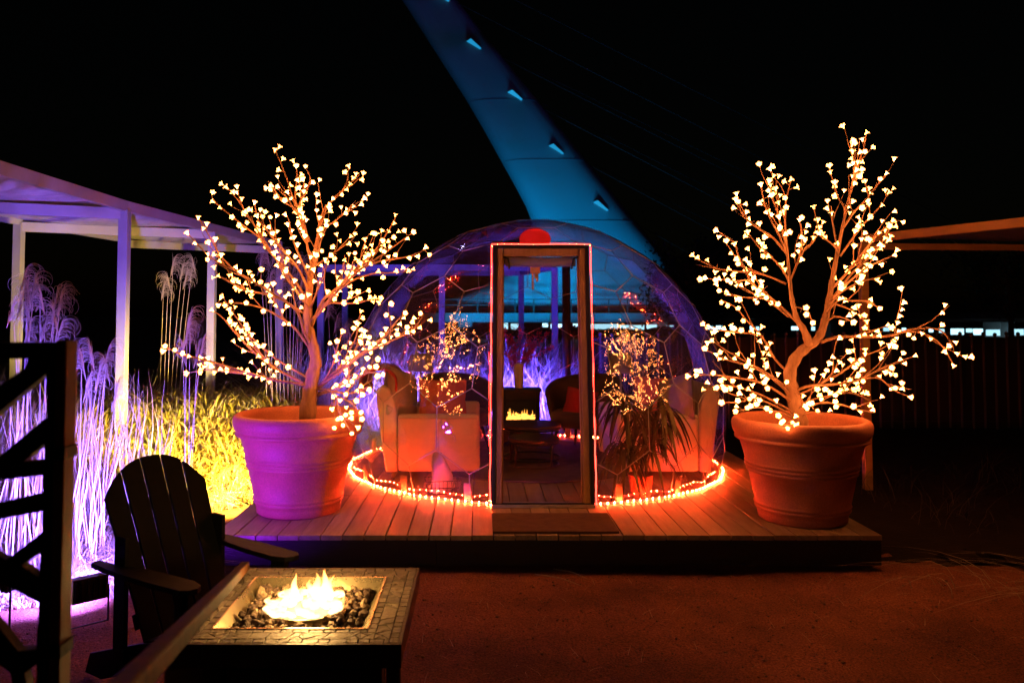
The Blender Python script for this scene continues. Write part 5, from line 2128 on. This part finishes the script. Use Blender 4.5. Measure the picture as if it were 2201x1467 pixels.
        MB().tube([(-0.3, 0, 0.0), (-0.3, 0, 0.22), (0.3, 0, 0.22), (0.3, 0, 0.0)], 0.02, 6).build('bracket', 'black', fx)
        spot('pylon_light', p, PY(*tgt, 58.5), e, (0.0, 0.40, 1.0), 110, 0.3, fx, 0.8)


bridge()


# ================================================================== DARK TREES BEYOND
def dark_tree(px, pyc, y, rx, rz_, nleaf, seed, label, zfoot=0.0):
    rd = random.Random(seed)
    c = PY(px, pyc, y)
    root = empty('leafy_tree', (c.x, y, 0), 0, label, 'tree')
    inv = Matrix.Translation(root.location).inverted()
    base = Vector((c.x, y, -0.05))
    mb = MB().tube(smooth_path([base, base + Vector((0.1, 0, c.z * 0.45)), Vector((c.x - 0.1, y, c.z + rz_ * 0.3))], 5), [0.16 - 0.012 * i for i in range(11)], 8)
    tips = []
    for k in range(26):
        st = base.lerp(Vector((c.x, y, c.z + rz_ * 0.3)), rd.uniform(0.35, 0.95))
        an = rd.uniform(0, 6.28)
        rr = rd.uniform(0.5, 1.0)
        e = Vector((c.x + rx * rr * math.cos(an), y + rx * 0.8 * rr * math.sin(an), c.z + rz_ * rd.uniform(-0.75, 0.95) * (1.15 - rr * 0.5)))
        pth = smooth_path([st, st.lerp(e, 0.5) + Vector((rd.uniform(-.2, .2), rd.uniform(-.2, .2), 0.25)), e], 5)
        mb.tube(pth, [0.045 - 0.0038 * i for i in range(len(pth))], 5)
        tips += pth[3:]
    o = mb.build('trunk', 'bark', None, smooth=True)
    o.parent = root
    o.matrix_parent_inverse = inv
    tips = np.array([tuple(t) for t in tips])
    n = nleaf
    cc = tips[rng.integers(0, len(tips), n)] + rng.normal(0, 0.20, (n, 3))
    u = rng.normal(0, 1, (n, 3))
    u /= np.linalg.norm(u, axis=1)[:, None]
    v = np.cross(u, rng.normal(0, 1, (n, 3)))
    v /= np.linalg.norm(v, axis=1)[:, None]
    s = rng.uniform(0.05, 0.10, (n, 1))
    V = np.stack([cc - u * s, cc + v * s * 0.5, cc + u * s, cc - v * s * 0.5], 1).reshape(-1, 3)
    o = link('crown', np_mesh('crown', V, np.arange(n * 4).reshape(n, 4), np.zeros((0, 3), int), 'darkleaf'), root)
    o.matrix_parent_inverse = inv


dark_tree(1478, 610, 27.0, 1.75, 2.3, 5200, 3, 'dark leafy tree silhouetted against the leaning edge of the blue pylon')
dark_tree(1600, 600, 34.0, 2.2, 3.0, 2600, 4, 'dark leafy tree behind the curved-trunk blossom tree')
dark_tree(2165, 600, 32.0, 2.6, 3.0, 2600, 6, 'dark tree standing before the white bridge lights past the cedar pergola')


def hedge():
    n = 5200
    px = rng.uniform(880, 1480, n)
    t = np.array([0.5 + 0.5 * math.sin(v * 0.045) * math.cos(v * 0.017 + 1) for v in px])
    py = 713 - 9 * t + rng.exponential(7, n)
    pts = np.array([tuple(PY(a, b, c)) for a, b, c in zip(px, py, rng.uniform(43, 46, n))])
    u = rng.normal(0, 1, (n, 3))
    u /= np.linalg.norm(u, axis=1)[:, None]
    v = np.cross(u, rng.normal(0, 1, (n, 3)))
    v /= np.linalg.norm(v, axis=1)[:, None]
    s_ = rng.uniform(0.10, 0.22, (n, 1))
    V = np.stack([pts - u * s_, pts + v * s_ * 0.6, pts + u * s_, pts - v * s_ * 0.6], 1).reshape(-1, 3)
    o = link('riverside_scrub', np_mesh('riverside_scrub', V, np.arange(n * 4).reshape(n, 4), np.zeros((0, 3), int), 'darkleaf'))
    tag(o, 'dark low scrub in front of the white bridge lights', 'scrub', kind='stuff')


hedge()


# ================================================================== GRASS
FLOODS = ((-2.08, 4.30, 0.42), (-2.50, 4.20, 0.36), (-1.84, 6.40, 0.55), (0.55, 10.25, 0.4), (-1.15, 10.25, 0.4))


def in_deck(x, y, m=0.05):
    return (x > -1.745 - m) & (x < 2.633 + m) & (y > 5.235 - m) & (y < 9.95 + m)


def scatter(n, x0, x1, y0, y1, keep=None):
    x, y = rng.uniform(x0, x1, n), rng.uniform(y0, y1, n)
    k = ~in_deck(x, y)
    for fx, fy, fr in FLOODS:
        k &= (x - fx) ** 2 + (y - fy) ** 2 > fr * fr
    if keep is not None:
        k &= keep(x, y)
    return x[k], y[k]


def grass_obj(name, label, me):
    tag(link(name, me), label, 'grass', kind='stuff')


# bed on the pergola side: dense arching straw
def bed(x, y):
    # edge of the bed beside the chair and the deck corner
    return (x < -1.95 - 0.18 * np.sin(y * 2.1) - np.clip(4.9 - y, 0, 2) * 0.25) & ~((x > -2.55) & (y < 3.95))


x, y = scatter(60000, -5.6, -1.85, 3.7, 9.5, bed)
n = len(x)
# low and trampled near the chair, taller further in
dist = np.hypot(np.clip(-x - 2.05, 0, 9) * 0.9, np.clip(y - 4.3, 0, 9))
hmax = np.clip(0.14 + 0.10 * dist + 0.5 * np.clip(dist - 1.5, 0, 9), 0.14, 1.15)
hmax = np.minimum(hmax, 0.12 + 0.42 * np.hypot(x + 1.84, y - 6.4))
hh = hmax * (0.75 + 0.3 * np.sin(x * 3.1 + 1) * np.cos(y * 2.7)) * rng.uniform(0.55, 1.2, n)
grass_obj('dry_grass', 'dense arching dry grass lit violet in the bed behind the chair',
          blades('dry_grass', 'straw', x, y, np.zeros(n), hh, rng.uniform(0.1, 1.25, n), rng.uniform(0.15, 1.4, n), rng.uniform(0.004, 0.011, n)))
x, y = scatter(9000, -5.0, -1.9, 3.7, 7.5, bed)
n = len(x)
grass_obj('flattened_straw', 'tangled flattened straw on the ground of the lit bed',
          blades('flattened_straw', 'straw', x, y, rng.uniform(0.0, 0.08, n), rng.uniform(0.15, 0.40, n), rng.uniform(1.2, 2.0, n), rng.uniform(1.1, 1.6, n), rng.uniform(0.004, 0.008, n)))
# upright reed stalks seen through the gate
x, y = scatter(800, -4.4, -2.5, 4.9, 6.6, bed)
n = len(x)
grass_obj('reed_stalks', 'upright pale reed stalks glowing violet behind the black gate',
          blades('reed_stalks', 'straw', x, y, np.zeros(n), rng.uniform(0.5, 1.35, n), rng.uniform(0.0, 0.35, n), rng.uniform(0.0, 0.2, n), rng.uniform(0.006, 0.011, n)))
# leafy green-yellow grass round the yellow floodlight
x, y = scatter(26000, -4.0, -1.85, 6.0, 9.8, lambda x, y: (x + 2.6) ** 2 / 1.9 + (y - 7.7) ** 2 / 3.6 < 1 + 0.3 * np.sin(x * 7) * np.sin(y * 5))
n = len(x)
grass_obj('bamboo_grass', 'leafy yellow-green bamboo grass beside the violet-tinted planter',
          blades('bamboo_grass', 'greenblade', x, y, rng.uniform(0, 1, n) * np.clip(0.16 + 0.45 * (np.hypot(x + 1.84, y - 6.4) - 0.5), 0.12, 0.75), rng.uniform(0.12, 0.26, n), rng.uniform(0.5, 1.4, n), rng.uniform(0.4, 1.3, n), rng.uniform(0.010, 0.020, n), segs=4))
# tall straw behind the dome
x, y = scatter(15000, -3.0, 3.0, 10.2, 13.2, lambda x, y: (x < 1.6) | (y < 11.0) & (x < 2.6))
n = len(x)
grass_obj('tall_straw', 'tall dry straw lit blue behind the dome',
          blades('tall_straw', 'straw', x, y, np.zeros(n), np.clip((y - 10.1) * 1.3, 0.35, 1.0) * rng.uniform(0.6, 1.5, n), rng.uniform(0.1, 1.1, n), rng.uniform(0.0, 1.05, n), rng.uniform(0.006, 0.015, n)))
# sparse dry tufts on the dark side
x, y = scatter(1500, 3.4, 8.5, 4.2, 10.5, lambda x, y: np.sin(x * 2.2 + y) + np.cos(y * 1.7) > 0.1)
n = len(x)
grass_obj('dark_grass', 'sparse dark grass tufts on the unlit ground by the cedar pergola',
          blades('dark_grass', 'darkstraw', x, y, np.zeros(n), rng.uniform(0.12, 0.5, n), rng.uniform(0.3, 1.5, n), rng.uniform(0.3, 1.4, n), rng.uniform(0.003, 0.006, n)))
p = PZ(2190, 1300, 0)
x, y = rng.normal(p.x + 0.25, 0.36, 50), rng.normal(p.y, 0.16, 50)
n = len(x)
grass_obj('cut_straw', 'tangle of long cut straw lying on the dirt past the deck corner',
          blades('cut_straw', 'straw', x, y, rng.uniform(0.0, 0.05, n), rng.uniform(0.2, 0.5, n), rng.uniform(1.3, 2.0, n), rng.uniform(1.2, 1.6, n), rng.uniform(0.004, 0.008, n), az=rng.normal(2.7, 0.5, n)))
for (a, b, lab) in (((1150, 1233), (1250, 1258), 'longer dry twig lying on the dirt before the deck'), ((1190, 1222), (1262, 1243), 'shorter dry twig lying close to the deck fascia')):
    A, B = PZ(*a, 0.006), PZ(*b, 0.006)
    o = MB().tube(smooth_path([A, A.lerp(B, 0.5) + Vector((0.01, 0.012, 0.008)), B], 5), [0.004, 0.0042, 0.0042, 0.004, 0.004, 0.0038, 0.0034, 0.003, 0.0026, 0.002, 0.0014], 6).build('fallen_twig', 'straw', None, smooth=True)
    tag(o, lab, 'twig')


def plume_clump(px, y, tops, label, seed, curl=1.0, dark=False):
    """tall plume grass: tops are pixel positions of the plume heads"""
    rd = random.Random(seed)
    b = PY(px, 700, y)
    root = empty('plume_grass', (b.x, y, 0), 0, label, 'plume grass', 'tall plume grasses')
    inv = Matrix.Translation(root.location).inverted()
    for (tx, ty) in tops:
        yy = y + rd.uniform(-0.18, 0.18)
        top = PY(tx, ty, yy)
        foot = Vector((b.x + (top.x - b.x) * 0.45 + rd.uniform(-0.06, 0.06), yy + rd.uniform(-0.05, 0.05), 0))
        md = foot.lerp(top, 0.6) + Vector(((foot.x - top.x) * 0.10, 0, 0))
        pth = smooth_path([foot, md, top], 6)
        st = MB().tube(pth, [0.0042 - 0.0025 * i / (len(pth) - 1) for i in range(len(pth))], 4).build('stem', 'plume', None)
        st.parent = root
        st.matrix_parent_inverse = inv
        sgn = 1 if rd.random() < 0.8 else -1
        mb = MB()
        ax = Vector((sgn, rd.uniform(-0.4, 0.4), 0)).normalized()
        for h in range(54):
            u = rd.random()
            p = top - Vector((0, 0, 0.17 * u)) - ax * 0.035 * u
            spread = Matrix.Rotation(rd.gauss(0, 0.5), 3, 'Z')
            d0 = spread @ ax
            R0 = rd.uniform(0.02, 0.06) * curl
            run = rd.uniform(0.02, 0.09)
            turn = rd.uniform(1.0, 3.6)
            pts = [p]
            ang = 1.25
            q = p.copy()
            steps = 11
            for s in range(steps):
                if s > 2:
                    ang -= turn / (steps - 3)
                ds = run / 3 if s <= 2 else R0 * turn / (steps - 3)
                q = q + (d0 * math.cos(ang) + Vector((0, 0, 1)) * math.sin(ang)) * ds
                pts.append(q.copy())
            mb.tube(pts, [0.0013 - 0.0007 * i / steps for i in range(steps + 1)], 3, cap=False)
        o = mb.build('plume', 'plume', st)


plume_clump(70, 5.2, [(52, 592), (60, 615), (75, 605), (28, 652), (45, 640), (86, 622), (62, 672), (95, 700), (120, 640), (132, 632), (60, 705), (128, 706), (116, 668)],
            'tall curled plume grass rising above the black gate panel', 2)
plume_clump(190, 5.4, [(195, 745), (232, 752), (215, 790), (190, 815), (176, 765), (250, 832), (228, 775)],
            'low curled plume grass leaning across the front pergola post', 5)
plume_clump(385, 6.3, [(408, 680), (402, 712), (436, 735), (425, 748), (392, 742)],
            'slender curled plume grass just past the slatted chair back', 6)
plume_clump(345, 9.2, [(372, 565), (392, 575), (415, 560), (362, 600), (400, 592), (352, 615)],
            'dim tall plume grass under the pergola canopy', 8, 1.3)
plume_clump(618, 8.6, [(575, 545), (590, 540), (605, 548), (560, 560), (620, 552), (635, 560), (650, 565), (598, 575), (612, 585), (640, 580), (582, 590), (660, 590), (628, 600), (645, 615), (570, 610), (605, 620), (590, 630), (655, 640)],
            'thick sheaf of tall pale plume grass behind the straight-trunked tree', 9, 1.2)
plume_clump(720, 8.9, [(722, 690), (742, 700), (705, 660), (752, 715)],
            'few short plume grass stalks between the straight-trunked tree and dome', 12, 1.0)


# ================================================================== GARDEN FLOODLIGHTS
def flood(loc, target, energy, color, label, angle=140, zb=0.0):
    loc = Vector(loc)
    d = (Vector(target) - loc)
    rz = math.atan2(d.y, d.x) - R(90)
    el = math.atan2(d.z, math.hypot(d.x, d.y))
    root = empty('floodlight', (loc.x, loc.y, zb), rz, label, 'floodlight')
    m4 = Matrix.Translation((0, 0, loc.z - zb)) @ Matrix.Rotation(el, 4, 'X')
    MB().box((-0.09, -0.03, -0.065), (0.09, 0.02, 0.065), m4).build('housing', 'black', root, bevel=0.006)
    for k in range(6):
        MB().box((-0.08 + k * 0.03, -0.045, -0.055), (-0.074 + k * 0.03, -0.03, 0.055), m4).build('cooling_fin', 'black', root)
    em = emit('lens_' + label.split()[0], color, 6, 0)
    lens = MB().box((-0.078, 0.0202, -0.052), (0.078, 0.024, 0.052), m4).mesh('lens')
    lens.materials.append(em)
    link('lens', lens, root)
    MB().tube([(-0.1, 0, loc.z - zb), (-0.1, 0, 0.006), (0.1, 0, 0.006), (0.1, 0, loc.z - zb)], 0.006, 6).build('bracket', 'black', root)
    dn_ = d.normalized()
    return spot('flood_beam', loc + dn_ * 0.09, loc + d, energy, color, angle, 0.05, root)


def spot_parent_fix():
    # lamps were placed in world space; their fixtures are turned, so re-apply the inverse of the full parent matrix
    bpy.context.view_layer.update()
    for o in bpy.data.objects:
        if o.type == 'LIGHT' and o.parent and o.name.startswith(('flood_beam', 'pylon_light')):
            o.matrix_parent_inverse = o.parent.matrix_world.inverted()


flood((-2.10, 4.32, 0.20), (-3.3, 5.6, 0.34), 2700, (0.20, 0.105, 1.0), 'violet floodlight on the ground behind the slatted chair', 120)
flood((-2.50, 4.20, 0.30), (-1.4, 5.75, 0.70), 420, (0.20, 0.012, 1.0), 'blue floodlight in the straw near the black gate', 58)
flood((-1.60, 6.50, 0.48), (-2.6, 7.2, 0.30), 2600, (1.0, 0.66, 0.10), 'yellow floodlight on the deck behind the violet-tinted planter', 110, DZ + 0.003)
flood((0.55, 10.25, 0.5), (0.7, 12.0, 0.8), 3300, (0.07, 0.045, 1.0), 'blue floodlight behind the dome in line with its doorway', 145)
flood((-1.15, 10.25, 0.5), (-1.2, 12.0, 0.8), 2200, (0.16, 0.09, 1.0), 'blue floodlight behind the dome on the grass bed side', 140)
spot_parent_fix()
